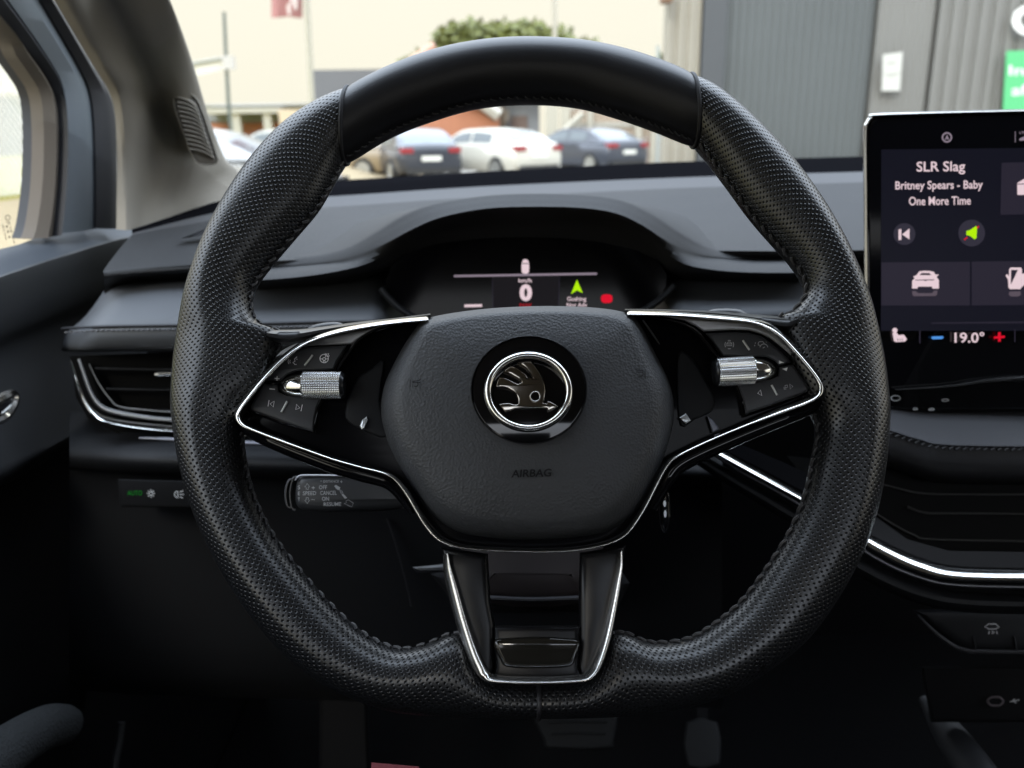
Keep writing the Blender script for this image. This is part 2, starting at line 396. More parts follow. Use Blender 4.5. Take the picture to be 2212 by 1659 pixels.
# ================================================================== LEFT DOOR
door = empty('car_door_assembly', (-.46, .4, .5), 'front door left of the wheel with slim black window frame and dark armrest panel', 'car door')
XO = -.475
for a, b in (((XO - .03, -.9, .35), (XO, 1.3, 1.10)), ((XO - .03, -.9, 1.48), (XO, .55, 1.62)), ((XO - .03, -.9, 1.10), (XO, -.72, 1.48))):
    box('door_shell', a, b, DOORP, door)
def dband(name, le, re, X0, X1, m, par=door, sm=5, side=.015):
    """vertical frame member between two outlines given in crop units; X0/X1 planes at its two edges"""
    a = cat([Vector((p[0], p[1], X0)) for p in cA(le)], sm); b = cat([Vector((p[0], p[1], X1)) for p in cA(re)], sm)
    n = 40; a = resamp(a, n); b = resamp(b, n)
    rows = []
    A = [PX(*q) for q in a]; B = [PX(*q) for q in b]
    out = Vector((-side, side * .4, 0))
    mid = [(p + q) / 2 + Vector((.006, -.004, 0)) for p, q in zip(A, B)]
    V = []
    for r in ([p + out for p in A], A, mid, B, [p + out for p in B]): V += r
    return fixn(mk(name, V, gridf(5, n), m, par))
g0 = [(-300, -100), (30, 215), (100, 350), (190, 480), (245, 570), (272, 680), (282, 900), (272, 1200), (240, 1440), (212, 1535)]
g1 = [(-150, -100), (88, 195), (170, 310), (270, 440), (340, 560), (377, 680), (390, 900), (380, 1200), (362, 1400), (350, 1520)]
g2 = [(-20, -100), (95, 60), (230, 250), (340, 420), (400, 540), (428, 700), (436, 1000), (420, 1300), (395, 1500)]
g3 = [(190, -100), (262, 0), (400, 235), (520, 450), (580, 590), (607, 800), (618, 1200), (615, 1470)]
g4 = [(280, -100), (350, 0), (500, 255), (620, 455), (700, 585), (738, 720), (752, 1000), (748, 1470)]
dband('window_frame', [(x - 60, y) for x, y in g0], g0, -.462, -.456, SEAL)
dband('flocked_seal', g0, g1, -.450, -.446, BEIGE)
dband('frame_seal', g1, g2, -.442, -.440, SEAL)
dband('frame_trim', g2, g3, -.436, -.432, FRAMEP)
dband('rubber_seal', g3, g4, -.428, -.424, SEAL)
# glass pane with its small printed stamp
pane = mk('window_pane', [Vector((-.468, y, z)) for y, z in ((-.72, 1.10), (1.0, 1.10), (1.0, 1.3), (.62, 1.48), (-.72, 1.48))], [(0, 1, 2, 3, 4)], GLASS, door, False)
class PlX:
    o = Vector((-.466, .7, 1.1))
    def pt(s, x, y, off=0): return PX(x, y, -.466 + off)
SM = mat('glass_stamp', (.03, .025, .02), .6)
st = [cA(circ(50, 1400, 16, 12) + [(66, 1400)]), cA([(38, 1430), (60, 1428)])]
V, F = lines_geo(PlX(), st, 1.6, 0.0)
G = [(V, F)]
for i, (x, y, s_, hh) in enumerate(((28, 1490, 'EDE', 60), (52, 1490, 'III', 50), (76, 1500, 'CEI', 80))):
    V, F = text_geo(s_, PlX(), *cA([(x, y)])[0], hh * .336, 16 * .336, .0005)
    c = PX(*cA([(x, y)])[0], -.4655)
    G.append(([Vector((v.x, c.y + (v.z - c.z), c.z + (v.y - c.y))) for v in V], F))
mk('glass_stamp', *join(G), SM, pane, False)
# window sill ledge and inner skin (rows run along the door, far to near)
def drow(l): return [Vector(q) for q in l]
rows = [
 [(-90, 560, -.47), (0, 538, -.468), (40, 528, -.466), (72, 516, -.464), (120, 500, -.462), (165, 486, -.46), (210, 482, -.458), (262, 488, -.455), (300, 500, -.452)],
 [(-90, 585, -.446), (0, 556, -.446), (40, 545, -.446), (72, 534, -.446), (120, 518, -.446), (165, 505, -.446), (210, 496, -.446), (262, 497, -.446), (301, 504, -.446)],
 [(-90, 635, -.424), (0, 596, -.424), (40, 582, -.424), (72, 571, -.424), (120, 556, -.424), (165, 542, -.424), (210, 528, -.424), (262, 513, -.424), (303, 508, -.424)]]
loft('sill_ledge', rows, LEDGE, door, sub=4, pf=lambda q: PX(*q), sm=4)
rows2 = [
 rows[2],
 [(-90, 652, -.420), (0, 611, -.420), (40, 597, -.420), (72, 586, -.420), (120, 570, -.420), (165, 556, -.420), (210, 541, -.420), (262, 526, -.420), (304, 522, -.420)],
 [(-90, 760, -.424), (0, 716, -.424), (40, 700, -.424), (72, 688, -.424), (120, 668, -.424), (165, 650, -.424), (210, 632, -.424), (262, 612, -.424), (304, 600, -.424)],
 [(-90, 800, -.436), (0, 760, -.436), (40, 742, -.436), (72, 730, -.436), (120, 712, -.436), (165, 694, -.436), (210, 676, -.436), (262, 655, -.436), (304, 640, -.436)],
 [(-90, 880, -.430), (0, 850, -.430), (40, 838, -.430), (72, 828, -.430), (120, 815, -.430), (165, 800, -.430), (210, 790, -.430), (262, 780, -.430), (304, 770, -.430)],
 [(-90, 1010, -.415), (0, 985, -.415), (40, 968, -.415), (72, 955, -.415), (120, 932, -.415), (165, 910, -.415), (210, 890, -.415), (262, 870, -.415), (304, 855, -.415)],
 [(-90, 1070, -.412), (0, 1030, -.412), (40, 1010, -.412), (72, 993, -.412), (120, 966, -.412), (165, 942, -.412), (210, 918, -.412), (262, 895, -.412), (304, 880, -.412)],
 [(-90, 1092, -.43), (0, 1050, -.43), (40, 1030, -.43), (72, 1012, -.43), (120, 985, -.43), (165, 960, -.43), (210, 936, -.43), (262, 912, -.43), (304, 897, -.43)]]
loft('door_panel', rows2, DOORP, door, sub=3, pf=lambda q: PX(*q), sm=4)
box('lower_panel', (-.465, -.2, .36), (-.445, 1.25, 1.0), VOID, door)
hp = [PX(x, y, -.395) for x, y in ((-40, 880), (-10, 868), (12, 856), (26, 850), (30, 862), (22, 884), (4, 905), (-40, 925))]
V, F = tube3(hp, [.004, .004, .004, .0035, .004, .004, .004, .004], 8, 5); fixn(mk('door_handle', V, F, CHROME, door))
hp = [PX(x, y, -.398) for x, y in ((-40, 900), (-5, 884), (12, 872), (20, 866))]
V, F = tube3(hp, .005, 8, 5); fixn(mk('handle_recess', V, F, PIANO, door))
pk = [PX(x, y, -.375) for x, y in ((-120, 1720), (-40, 1662), (30, 1610), (95, 1572), (140, 1566), (152, 1582))]
V, F = tube3(pk, [.020, .020, .018, .017, .015, .006], 14, 6); fixn(mk('pocket_rim', V, F, mat('pocket_felt', (.014, .016, .0175), .95, bump=('noise', 500, 1, .003), var=.3, noise=60), door))
pk = [PX(x, y, -.41) for x, y in ((262, 1560), (258, 1600), (250, 1640), (244, 1700))]
V, F = tube3(pk, .004, 8, 5); fixn(mk('pocket_edge', V, F, DOORP, door))

# ================================================================== WINDSCREEN PILLAR
pil = empty('windscreen_pillar', (-.42, .9, 1.1), 'grey fabric windscreen pillar trim with ribbed tweeter grille at the upper left', 'pillar trim')
pr = [
 [(300, -100), (350, 0), (500, 255), (620, 455), (700, 585), (738, 720), (752, 1000), (750, 1250), (747, 1475)],
 [(420, -100), (470, 0), (600, 240), (720, 455), (790, 600), (822, 760), (836, 1000), (838, 1250), (832, 1480)],
 [(650, -100), (690, 0), (830, 280), (960, 520), (1030, 700), (1080, 850), (1060, 1050), (1000, 1260), (930, 1460)],
 [(880, -100), (900, 0), (1000, 260), (1110, 520), (1200, 760), (1260, 940), (1270, 1100), (1240, 1240), (1180, 1400)],
 [(1040, -100), (1078, 0), (1160, 215), (1240, 450), (1320, 720), (1390, 920), (1440, 1040), (1500, 1120), (1440, 1335)],
 [(1050, -100), (1088, 0), (1170, 215), (1250, 450), (1330, 718), (1400, 918), (1455, 1030), (1540, 1105), (1640, 1140)],
 ]
pd = [[.60, .63, .70, .75, .79, .81, .82, .82, .82], [.60, .63, .70, .75, .79, .81, .83, .83, .82], [.66, .69, .765, .83, .88, .91, .91, .90, .86], [.665, .69, .765, .83, .88, .92, .93, .93, .92], [.67, .70, .775, .84, .90, .95, .97, .99, .96], [.70, .73, .80, .87, .93, .98, 1.0, 1.02, 1.05]]
prow = [[(*cA([p])[0], d) for p, d in zip(r, dd)] for r, dd in zip(pr, pd)]
loft('pillar_cover', prow, PILLAR, pil, sub=4, sm=4)
gp = cA([(1122, 622), (1150, 598), (1200, 596), (1245, 618), (1282, 665), (1330, 800), (1385, 970), (1400, 1035), (1370, 1058), (1300, 1058), (1252, 1030), (1205, 930), (1155, 790), (1122, 690)])
GPL = Pl(*cA([(1250, 830)])[0], .872, Vector((.55, -.8, .12)))
GR = mat('grille_plastic', (.17, .155, .135), .7)
gr = plate('speaker_grille', GPL, gp, -.02, .004, GR, pil, bev=.003, sm=3)
strip('grille_rim', GPL, gp, 3.2, .0022, .0045, PILLAR, gr, sm=3, closed=True, k=8)
G = []
for i in range(12):
    t = i / 11; y = 640 + t * 330
    xl = 1138 + max(0, (y - 690)) * .27; xr = 1262 + (y - 640) * .345
    pth = cA([(xl, y - 14 + 0), (xl + (xr - xl) * .35, y - 4), (xl + (xr - xl) * .7, y + 14), (xr, y + 44)])
    G.append(strip_geo(GPL, pth, 4.2 - t * .8, .003, .007, 4, False, 8))
fixn(mk('grille_rib', *join(G), PILLAR, gr))
G = []
for i in range(11):
    for j in range(9):
        x = 1232 + j * 17 + i * 5; y = 910 + i * 12
        if x < 1245 or x > 1300 + (y - 900) * .6 + 40: continue
        c = cA([(x + (i % 2) * 8, y)])[0]; G.append(plate_geo(GPL, circ(*c, 1.3, 6), .003, .0055))
mk('grille_dot', *join(G), PILLAR, gr)

# ================================================================== DASHBOARD
dash = empty('dashboard', (.2, .75, 1.05), 'wide dark grey dashboard with instrument hood behind the steering wheel', 'dashboard')
B0 = [(285, 502, .80), (340, 485, .84), (400, 464, .88), (480, 438, .95), (560, 410, 1.02), (640, 399, 1.06), (734, 396, 1.08), (1000, 380, 1.12), (1240, 367, 1.14), (1477, 356, 1.14), (1860, 345, 1.12), (2300, 335, 1.1), (2700, 330, 1.08)]
B1 = [(285, 504, .795), (340, 490, .83), (400, 474, .865), (480, 456, .925), (560, 436, .975), (640, 427, 1.0), (734, 423, 1.01), (1000, 405, 1.05), (1240, 393, 1.07), (1477, 383, 1.07), (1860, 371, 1.05), (2300, 361, 1.03), (2700, 356, 1.01)]
B2 = [(285, 507, .79), (340, 496, .82), (400, 486, .85), (480, 472, .895), (560, 458, .935), (640, 450, .955), (734, 446, .965), (1000, 428, .995), (1240, 417, 1.01), (1477, 406, 1.01), (1860, 394, .99), (2300, 384, .97), (2700, 378, .95)]
B3 = [(225, 588, .72), (300, 580, .73), (420, 572, .73), (560, 565, .735), (680, 560, .74), (900, 552, .74), (1130, 549, .74), (1400, 545, .74), (1530, 541, .735), (1740, 541, .73), (2000, 536, .72), (2300, 530, .71), (2700, 525, .70)]
def B(row, dy=0, dd=0): return [(x, y + dy, d + dd) for x, y, d in row]
loft('windscreen_ledge', [B(B0, -7, .02), B(B0, -2, 0), B1], LEDGEB, dash, n=60, sm=6)
xs = [285 + (2700 - 285) * i / 70 for i in range(71)]
strp = [B(B1, 0, 0), B(B1, 3, -.004), B(B2, 0, 0)]
loft('defroster_strip', strp, STRIPM, dash, n=60, sm=6)
mid = [tuple(Vector(a).lerp(Vector(b), .5) + Vector((0, -6, 0))) for a, b in zip(B2, B3)]
loft('top_pad', [B2, mid, B(B3, -6, .004), B(B3, 2, -.002), B(B3, 12, 0), B(B3, 20, .02), B(B3, 30, .05), B(B3, 50, .06)], PAD, dash, sub=3, n=70, sm=6)
# defroster slot at the far left
DPL = Pl(430, 505, .80, nrm(75))
strip('air_slot', DPL, [(396, 513), (425, 506), (452, 496)], [3, 7, 9], .002, .003, SEAL, dash)
strip('air_slot', DPL, [(392, 514), (420, 504), (450, 492)], [2, 3, 3], .002, .004, PAD, dash)
# instrument hood
lip = [(440, 578, .742), (520, 577, .738), (610, 574, .733), (690, 568, .72), (760, 553, .70), (830, 521, .675), (890, 489, .66), (950, 464, .65), (1040, 446, .645), (1130, 441, .643), (1250, 443, .645), (1330, 455, .65), (1390, 482, .66), (1440, 515, .675), (1500, 545, .70), (1560, 557, .72), (1630, 559, .733), (1720, 556, .738), (1800, 552, .742)]
crest = [(440, 571, .757), (520, 564, .753), (610, 556, .75), (690, 548, .74), (755, 530, .725), (815, 497, .705), (870, 464, .69), (935, 440, .68), (1035, 424, .675), (1130, 418, .672), (1258, 420, .675), (1342, 432, .68), (1410, 462, .69), (1465, 497, .705), (1520, 528, .725), (1570, 541, .74), (1630, 544, .75), (1720, 546, .753), (1800, 550, .757)]
back = [(440, 570, .772), (520, 565, .785), (610, 551, .80), (690, 515, .84), (750, 490, .87), (810, 470, .89), (870, 455, .90), (935, 445, .91), (1035, 436, .92), (1130, 432, .92), (1258, 430, .92), (1342, 436, .91), (1410, 448, .90), (1460, 460, .89), (1510, 478, .87), (1565, 505, .84), (1630, 538, .80), (1720, 547, .785), (1800, 549, .772)]
mid = [(c[0] * .6 + b[0] * .4, min(c[1] + 3, c[1] * .6 + b[1] * .4), c[2] * .6 + b[2] * .4) for c, b in zip(crest, back)]
lipf = [(x, y + (10 if 700 < x < 1550 else 4), d - .002) for x, y, d in lip]
disp = [(600, 640, .79), (670, 632, .78), (730, 620, .76), (790, 602, .735), (840, 578, .71), (870, 556, .705), (905, 538, .70), (955, 525, .70), (1040, 516, .70), (1120, 513, .70), (1210, 515, .70), (1300, 524, .70), (1375, 541, .70), (1420, 565, .705), (1450, 590, .71), (1500, 608, .735), (1560, 618, .76), (1630, 625, .78), (1700, 628, .79)]
loft('instrument_hood', [back, mid, crest, [(a[0] * .5 + b[0] * .5, a[1] * .72 + b[1] * .28, a[2] * .45 + b[2] * .55) for a, b in zip(crest, lip)], lip, lipf, [(a[0] * .6 + b[0] * .4, a[1] * .55 + b[1] * .45, .68) for a, b in zip(lipf, disp)], disp], mat('hood_skin', (.031, .0315, .033), .65, spec=.15, bump=('grain', 700, .35, .0005), var=.08), dash, sub=3, sm=3)
# lower leather bands either side of the instruments
def band(x0, x1, ex):
    ra = [(140, 672, .76), (180, 645, .755), (230, 625, .75), (420, 612, .75), (560, 608, .75), (820, 600, .75), (1130, 596, .75), (1450, 589, .75), (1740, 584, .75), (2000, 580, .75)]
    rb = [(140, 690, .73), (180, 682, .71), (230, 676, .70), (420, 672, .695), (560, 669, .695), (820, 664, .695), (1130, 660, .695), (1450, 655, .695), (1740, 650, .69), (2000, 646, .69)]
    rc = [(134, 718, .715), (180, 715, .69), (230, 713, .682), (420, 710, .68), (560, 707, .68), (820, 701, .68), (1130, 697, .68), (1450, 692, .68), (1740, 688, .68), (2000, 685, .68)]
    rd = [(130, 750, .715), (180, 752, .695), (230, 752, .69), (420, 751, .688), (560, 748, .688), (820, 743, .69), (1130, 739, .69), (1450, 735, .69), (1740, 731, .69), (2000, 728, .69)]
    xx = [x0 + (x1 - x0) * i / 40 for i in range(41)]
    rr = []
    for r, dd in ((ra, .03), (ra, 0), (rb, 0), (rc, 0), (rd, 0), (rd, .03)):
        dx0 = {id(ra): 92, id(rb): 52, id(rc): 12, id(rd): 0}[id(r)] if x0 < 200 else 0
        q = atx(r, [x + dx0 * (x1 - x) / (x1 - x0) for x in xx]); row = []
        for v in q:
            e = .05 * max(0, 1 - (v.x - x0 - dx0) / 60) ** 2 if x0 < 200 else 0
            if ex: e += max(0, 1 - abs(v.x - ex) / 70) ** 2 * .06
            row.append((v.x, v.y + (8 if dd else 0) * (1 if r is rd else -1), v.z + dd + e))
        rr.append(row)
    o = loft('leather_band', rr, BAND, dash, sub=4)
    G = []; q = atx(rc, [x0 + 6 + i * 11 for i in range(int((x1 - x0 - 12) / 11))])
    for v in q:
        e = max(0, 1 - abs(v.x - ex) / 70) ** 2 * .06 if ex else 0
        p0, p1 = P(v.x, v.y + 1, v.z - .0008 + e), P(v.x + 7, v.y + .2, v.z - .0008 + e); G.append(tube3([p0, (p0 + p1) / 2 + Vector((0, -.0006, .0002)), p1], .0008, 6, 2))
    fixn(mk('stitching', *join(G), STITCH, o))
    strip_pts = [P(v.x, v.y - 8, v.z + .0002 + (max(0, 1 - abs(v.x - ex) / 70) ** 2 * .06 if ex else 0)) for v in atx(rc, xx)]
    V, F = tube3(strip_pts, .0012, 6, 1); fixn(mk('seam_groove', V, F, SEAL, o))
band(134, 872, 872); band(1408, 1960, 1408)
# left air vent
vent = [(168, 790), (380, 776), (560, 770), (560, 935), (380, 932), (300, 922), (230, 905), (195, 870), (175, 830)]
VPL = Pl(360, 850, .70, nrm(12, 6))
av = plate('air_vent', VPL, [(150, 770), (560, 752), (700, 750), (700, 960), (560, 950), (370, 950), (260, 938), (190, 905), (165, 860)], -.06, -.022, mat('vent_black', (.003, .003, .003), .8, spec=.05), dash)
for y0, y1 in ((796, 792), (840, 834), (885, 878)):
    strip('vent_slat', VPL, [(205 + (y0 - 796) * .55, y0), (380, y0 + 2), (560, y1)], 6, .004, -.012, DARKP, av, sm=3)
strip('vent_tab', VPL, [(334, 809), (345, 808), (372, 807), (420, 806)], [8, 12, 12, 12], .004, -.004, KNURL, av)
strip('vent_chrome', VPL, [(150, 775), (158, 800), (168, 832), (182, 866), (200, 890), (228, 906), (290, 918), (372, 926), (470, 931), (600, 934), (690, 935)], [5, 7, 8, 10, 13, 15, 17, 18, 18, 18, 16], .004, .005, CHROME, av, k=14, pw=2.4, tilt=(.002, .005))
strip('vent_bezel', VPL, [(170, 775), (180, 805), (196, 848), (214, 874), (240, 888), (300, 900), (380, 908), (560, 914)], [6, 8, 9, 10, 11, 11, 10, 10], .008, -.006, SATIN, av)
strip('vent_bezel', VPL, [(192, 786), (212, 826), (238, 862), (258, 878), (320, 886), (400, 892)], 3, .003, -.010, SATIN, av)
# shelf under the vent and knee panel
xs = None
k0 = [(150, 930, .72), (300, 940, .70), (560, 948, .69), (800, 955, .69), (1100, 960, .69), (1400, 965, .69), (1560, 970, .69)]
def kr(dy, dd): return [(x, y + dy, d + dd) for x, y, d in k0]
loft('knee_panel', [kr(-40, .05), kr(-5, .02), kr(15, -.005), kr(40, -.02), kr(62, -.022), kr(80, -.01), kr(105, .02), kr(300, .05), kr(500, .09), kr(560, .16)], DARKP, dash, sub=3, sm=5)
KPL = Pl(560, 958, .665, nrm(30))
strip('shelf_trim', KPL, [(300, 946), (370, 949), (460, 953), (560, 958), (700, 966)], [4, 9, 10, 10, 6], .003, 0, mat('shelf_trim_grey', (.13, .13, .15), .4, .3), dash)
strip('panel_joint', Pl(860, 1200, .72, nrm(15)), [(835, 1120), (850, 1160), (862, 1200), (880, 1270), (888, 1310)], 3, .002, .004, SEAL, dash, sm=4)

# light switches
SPL = Pl(340, 1065, .66, nrm(15, 5))
sw = empty('light_switch', SPL.pt(340, 1065), 'black touch strip of light switches with green AUTO lamp beside the wheel', 'light switch')
plate('switch_panel', SPL, [(255, 1035), (440, 1040), (440, 1098), (260, 1095)], -.03, 0, VOID, sw, bev=.002)
text('lettering', 'AUTO', SPL, 291, 1065, 32, 10, .0006, E_AUTO, sw)
lines('switch_icon', SPL, [circ(326, 1066, 4, 12) + [(330, 1066)]] + [[(326 + 6 * math.cos(a), 1066 + 6 * math.sin(a)), (326 + 9 * math.cos(a), 1066 + 9 * math.sin(a))] for a in [i * math.pi / 4 for i in range(8)]], 1.6, .0006, ICOND, sw)
lines('switch_icon', SPL, [arc(384, 1068, 7, 90, 270) + [(384, 1061)], [(388, 1063), (396, 1060)], [(388, 1068), (397, 1068)], [(388, 1073), (396, 1076)]], 1.6, .0006, ICOND, sw)

# ================================================================== INSTRUMENT DISPLAY
CPL = Pl(1130, 600, .70, nrm(16))
ic = empty('instrument_display', CPL.pt(1130, 600), 'small lit digital speed display under the hood showing zero', 'display')
do = [(832, 610), (845, 575), (870, 553), (905, 536), (955, 524), (1040, 515), (1120, 512), (1210, 514), (1300, 523), (1375, 540), (1420, 563), (1440, 592), (1438, 620), (1415, 650), (1380, 672), (1300, 700), (950, 710), (890, 685), (850, 652), (836, 630)]
plate('display_glass', CPL, do, -.012, .0, SCRB, ic)
HS = mat('display_shroud', (.018, .019, .021), .6, spec=.2)
strip('display_shroud', CPL, [(822, 622), (838, 642), (866, 668), (905, 690), (960, 706)], 15, .007, .004, HS, ic)
strip('display_shroud', CPL, [(1456, 616), (1440, 634), (1408, 660), (1370, 682), (1320, 700)], 15, .007, .004, HS, ic)
k = lambda l: cK(l)
flat('display_panel', CPL, [k([(830, 300), (1320, 275), (1320, 560), (840, 560)])], .0004, E_CL, ic)
flat('display_line', CPL, [k([(545, 288), (1600, 270), (1600, 286), (545, 303)])], .0008, E_DIM, ic)
flat('display_line', CPL, [k([(622, 506), (752, 503), (752, 522), (622, 525)])], .0008, E_PINK, ic)
flat('display_line', CPL, [k([(826, 312), (830, 312), (838, 540), (832, 540)]), k([(1322, 300), (1326, 300), (1318, 540), (1312, 540)])], .0008, E_TILE, ic)
flat('car_icon', CPL, [k([(1050, 185), (1060, 172), (1082, 172), (1095, 185), (1100, 220), (1098, 265), (1085, 278), (1058, 278), (1045, 265), (1043, 220)])], .0008, E_PINK, ic)
flat('car_icon', CPL, [k([(1050, 200), (1094, 200), (1092, 206), (1052, 206)])], .0012, E_NAVY, ic)
text('lettering', 'km/h', CPL, *k([(1070, 328)])[0], 28, 9, .0008, E_PINK, ic)
text('lettering', '0', CPL, *k([(1075, 418)])[0], 27, 37, .0008, E_PINK, ic, bold=.05)
text('lettering', 'PARK', CPL, *k([(1076, 512)])[0], 28, 9, .0008, E_DKRED, ic, bold=.03)
flat('arrow_icon', CPL, [k([(1452, 322), (1495, 420), (1452, 400), (1408, 428)])], .0008, E_GREEN, ic)
text('lettering', 'Gushing', CPL, *k([(1450, 468)])[0], 41, 12, .0008, E_PINK, ic)
text('lettering', 'Nor Adv', CPL, *k([(1452, 508)])[0], 44, 9, .0008, E_PINK, ic)
flat('warning_lamp', CPL, [cK([(1672 + 42 * math.copysign(abs(math.cos(a)) ** .7, math.cos(a)), 462 + 32 * math.copysign(abs(math.sin(a)) ** .7, math.sin(a))) for a in [i * math.pi / 16 for i in range(32)]])], .0008, E_RED, ic)

# ================================================================== STEERING WHEEL
WPL = Pl(1145, 840, .430, nrm(30))
wheel = empty('steering_wheel', WPL.o, 'black leather steering wheel with chrome trimmed spokes and round bird emblem', 'steering wheel')
T = [((757, 195), (743, 350)), ((850, 150), (835, 293)), ((950, 115), (925, 256)), ((1050, 97), (1030, 226)), ((1150, 92), (1140, 217)), ((1260, 99), (1245, 224)), ((1350, 117), (1335, 248)), ((1430, 143), (1418, 277)), ((1487, 168), (1504, 312))]
RG = [T[-1], ((1545, 195), (1535, 350)), ((1620, 255), (1575, 405)), ((1700, 338), (1622, 470)), ((1765, 425), (1672, 527)), ((1815, 510), (1710, 568)), ((1852, 590), (1735, 608)), ((1878, 660), (1736, 642)), ((1893, 710), (1708, 676)), ((1903, 755), (1680, 694)), ((1911, 800), (1690, 770)), ((1916, 850), (1722, 848)), ((1918, 890), (1752, 892)), ((1916, 940), (1764, 932)), ((1909, 1010), (1752, 1000)), ((1892, 1100), (1735, 1072)), ((1862, 1190), (1702, 1150)), ((1812, 1285), (1655, 1225)), ((1745, 1378), (1602, 1295)), ((1665, 1445), (1545, 1345)), ((1580, 1496), (1482, 1380)), ((1490, 1527), (1405, 1387)), ((1410, 1540), (1350, 1368)), ((1360, 1546), (1318, 1372)), ((1310, 1549), (1299, 1412)), ((1245, 1551), (1262, 1456)), ((1163, 1552), (1163, 1466))]
LG = [RG[-1], ((1085, 1552), (1064, 1458)), ((1015, 1550), (1025, 1414)), ((965, 1548), (1006, 1374)), ((915, 1545), (972, 1370)), ((840, 1535), (920, 1391)), ((760, 1508), (860, 1400)), ((680, 1465), (790, 1370)), ((600, 1398), (720, 1310)), ((525, 1305), (650, 1232)), ((465, 1205), (592, 1155)), ((420, 1105), (552, 1075)), ((392, 1010), (533, 1005)), ((377, 920), (526, 935)), ((372, 870), (545, 888)), ((373, 825), (580, 838)), ((376, 780), (600, 778)), ((382, 735), (606, 722)), ((390, 690), (568, 704)), ((400, 640), (546, 672)), ((415, 590), (548, 625)), ((440, 520), (582, 575)), ((480, 440), (636, 512)), ((540, 350), (685, 455)), ((610, 275), (715, 405)), ((685, 225), (733, 370)), T[0]]
RB = .0165
def rim_section(name, st, m, puff=0, sub=5, nk=36, ends=True):
    o = cat([Vector((*a, 0)) for a, b in st], sub); i_ = cat([Vector((*b, 0)) for a, b in st], sub); n = len(o)
    V = []; rows = []; ctr = []
    for j in range(n):
        A, Bp = WPL.pt(o[j].x, o[j].y), WPL.pt(i_[j].x, i_[j].y); c = (A + Bp) / 2; h = (A - Bp) / 2; t = j / (n - 1)
        s = 1.0
        if ends:
            ed = min(j, n - 1 - j)
            s = 1 + puff - (.035 if ed == 0 else .012 if ed == 1 else 0)
        ctr.append(c); row = []
        for k in range(nk):
            th = math.pi / 2 + 2 * math.pi * k / nk
            cc, ss = math.cos(th), math.sin(th)
            cc2 = math.copysign(abs(cc) ** .92, cc)
            crest_ = 1 + .10 * max(0, ss) * (1 - abs(cc - .25))
            row.append(c + h * (cc2 * s) + WPL.n * (RB * ss * s * crest_))
        rows.append(row); V += row
    U = [0]
    for j in range(1, n): U.append(U[-1] + (ctr[j] - ctr[j - 1]).length)
    VV = []
    for row in rows:
        vv = [0]; 
        for k in range(nk): vv.append(vv[-1] + (row[(k + 1) % nk] - row[k]).length)
        tot = vv[-1]; VV.append([x if x < tot / 2 else x - tot for x in vv[:-1]] + [0]); 
        VV[-1] = [(x + .5) for x in VV[-1]]
    F = []; UV = []
    for j in range(n - 1):
        for k in range(nk):
            k2 = (k + 1) % nk
            F.append((j * nk + k, j * nk + k2, (j + 1) * nk + k2, (j + 1) * nk + k))
            def g(jj, kk): return (U[jj], VV[jj][kk])
            a, b_, c_, d_ = g(j, k), g(j, k2), g(j + 1, k2), g(j + 1, k)
            if abs(a[1] - b_[1]) > .03: b_ = (b_[0], a[1] + .002); c_ = (c_[0], d_[1] + .002)
            UV.append((a, b_, c_, d_))
    F += [tuple(range(nk))[::-1], tuple(range((n - 1) * nk, n * nk))]; UV += [[(0, 0)] * nk, [(0, 0)] * nk]
    return fixn(mk(name, V, F, m, wheel, True, UV, 60)), rows, nk
tg, trows, nk = rim_section('top_grip', T, LEATHER, .012, 6)
rg, rrows, _ = rim_section('perforated_grip', RG, PERF, 0, 6)
lg, lrows, _ = rim_section('perforated_grip', LG, PERF, 0, 6)
def rim_stitch(rows, par, m, fr, step, ln, r):
    """short thread bars along the inner side of the rim"""
    k = int(fr * nk) % nk; k2 = (k + 1) % nk; G = []; acc = 0
    for j in range(1, len(rows) - 1):
        acc += (rows[j][k] - rows[j - 1][k]).length
        if acc >= step:
            acc = 0; t = (rows[j + 1][k] - rows[j][k]).normalized(); x = (rows[j][k2] - rows[j][k]).normalized()
            c = rows[j][k]; ctr_ = sum(rows[j], Vector()) / nk; nn = (c - ctr_).normalized()
            G.append(tube3([c - t * ln / 2 - x * ln * .3 + nn * .0003, c + nn * .0009, c + t * ln / 2 + x * ln * .3 + nn * .0003], r, 6, 2))
    return fixn(mk('stitching', *join(G), m, par))
rim_stitch(trows, tg, DSTITCH, .232, .0035, .0032, .0005)
rim_stitch(rrows, rg, DSTITCH, .245, .0045, .004, .0009)
rim_stitch(lrows, lg, DSTITCH, .245, .0045, .004, .0009)
# seams between the sections
for name, (o_, i_) in (('grip_seam', T[0]), ('grip_seam', T[-1]), ('grip_seam', RG[-1])):
    A, Bp = WPL.pt(*o_), WPL.pt(*i_); c = (A + Bp) / 2; h = (A - Bp) / 2
    V, F = tube3([c + h * (math.copysign(abs(math.cos(a)) ** .92, math.cos(a)) * .985) + WPL.n * (RB * math.sin(a) * .985 * (1 + .10 * max(0, math.sin(a)) * (1 - abs(math.cos(a) - .25)))) for a in [i * 2 * math.pi / 30 for i in range(30)]], .0012, 8, 2, True)
    fixn(mk(name, V, F, SEAL, wheel))

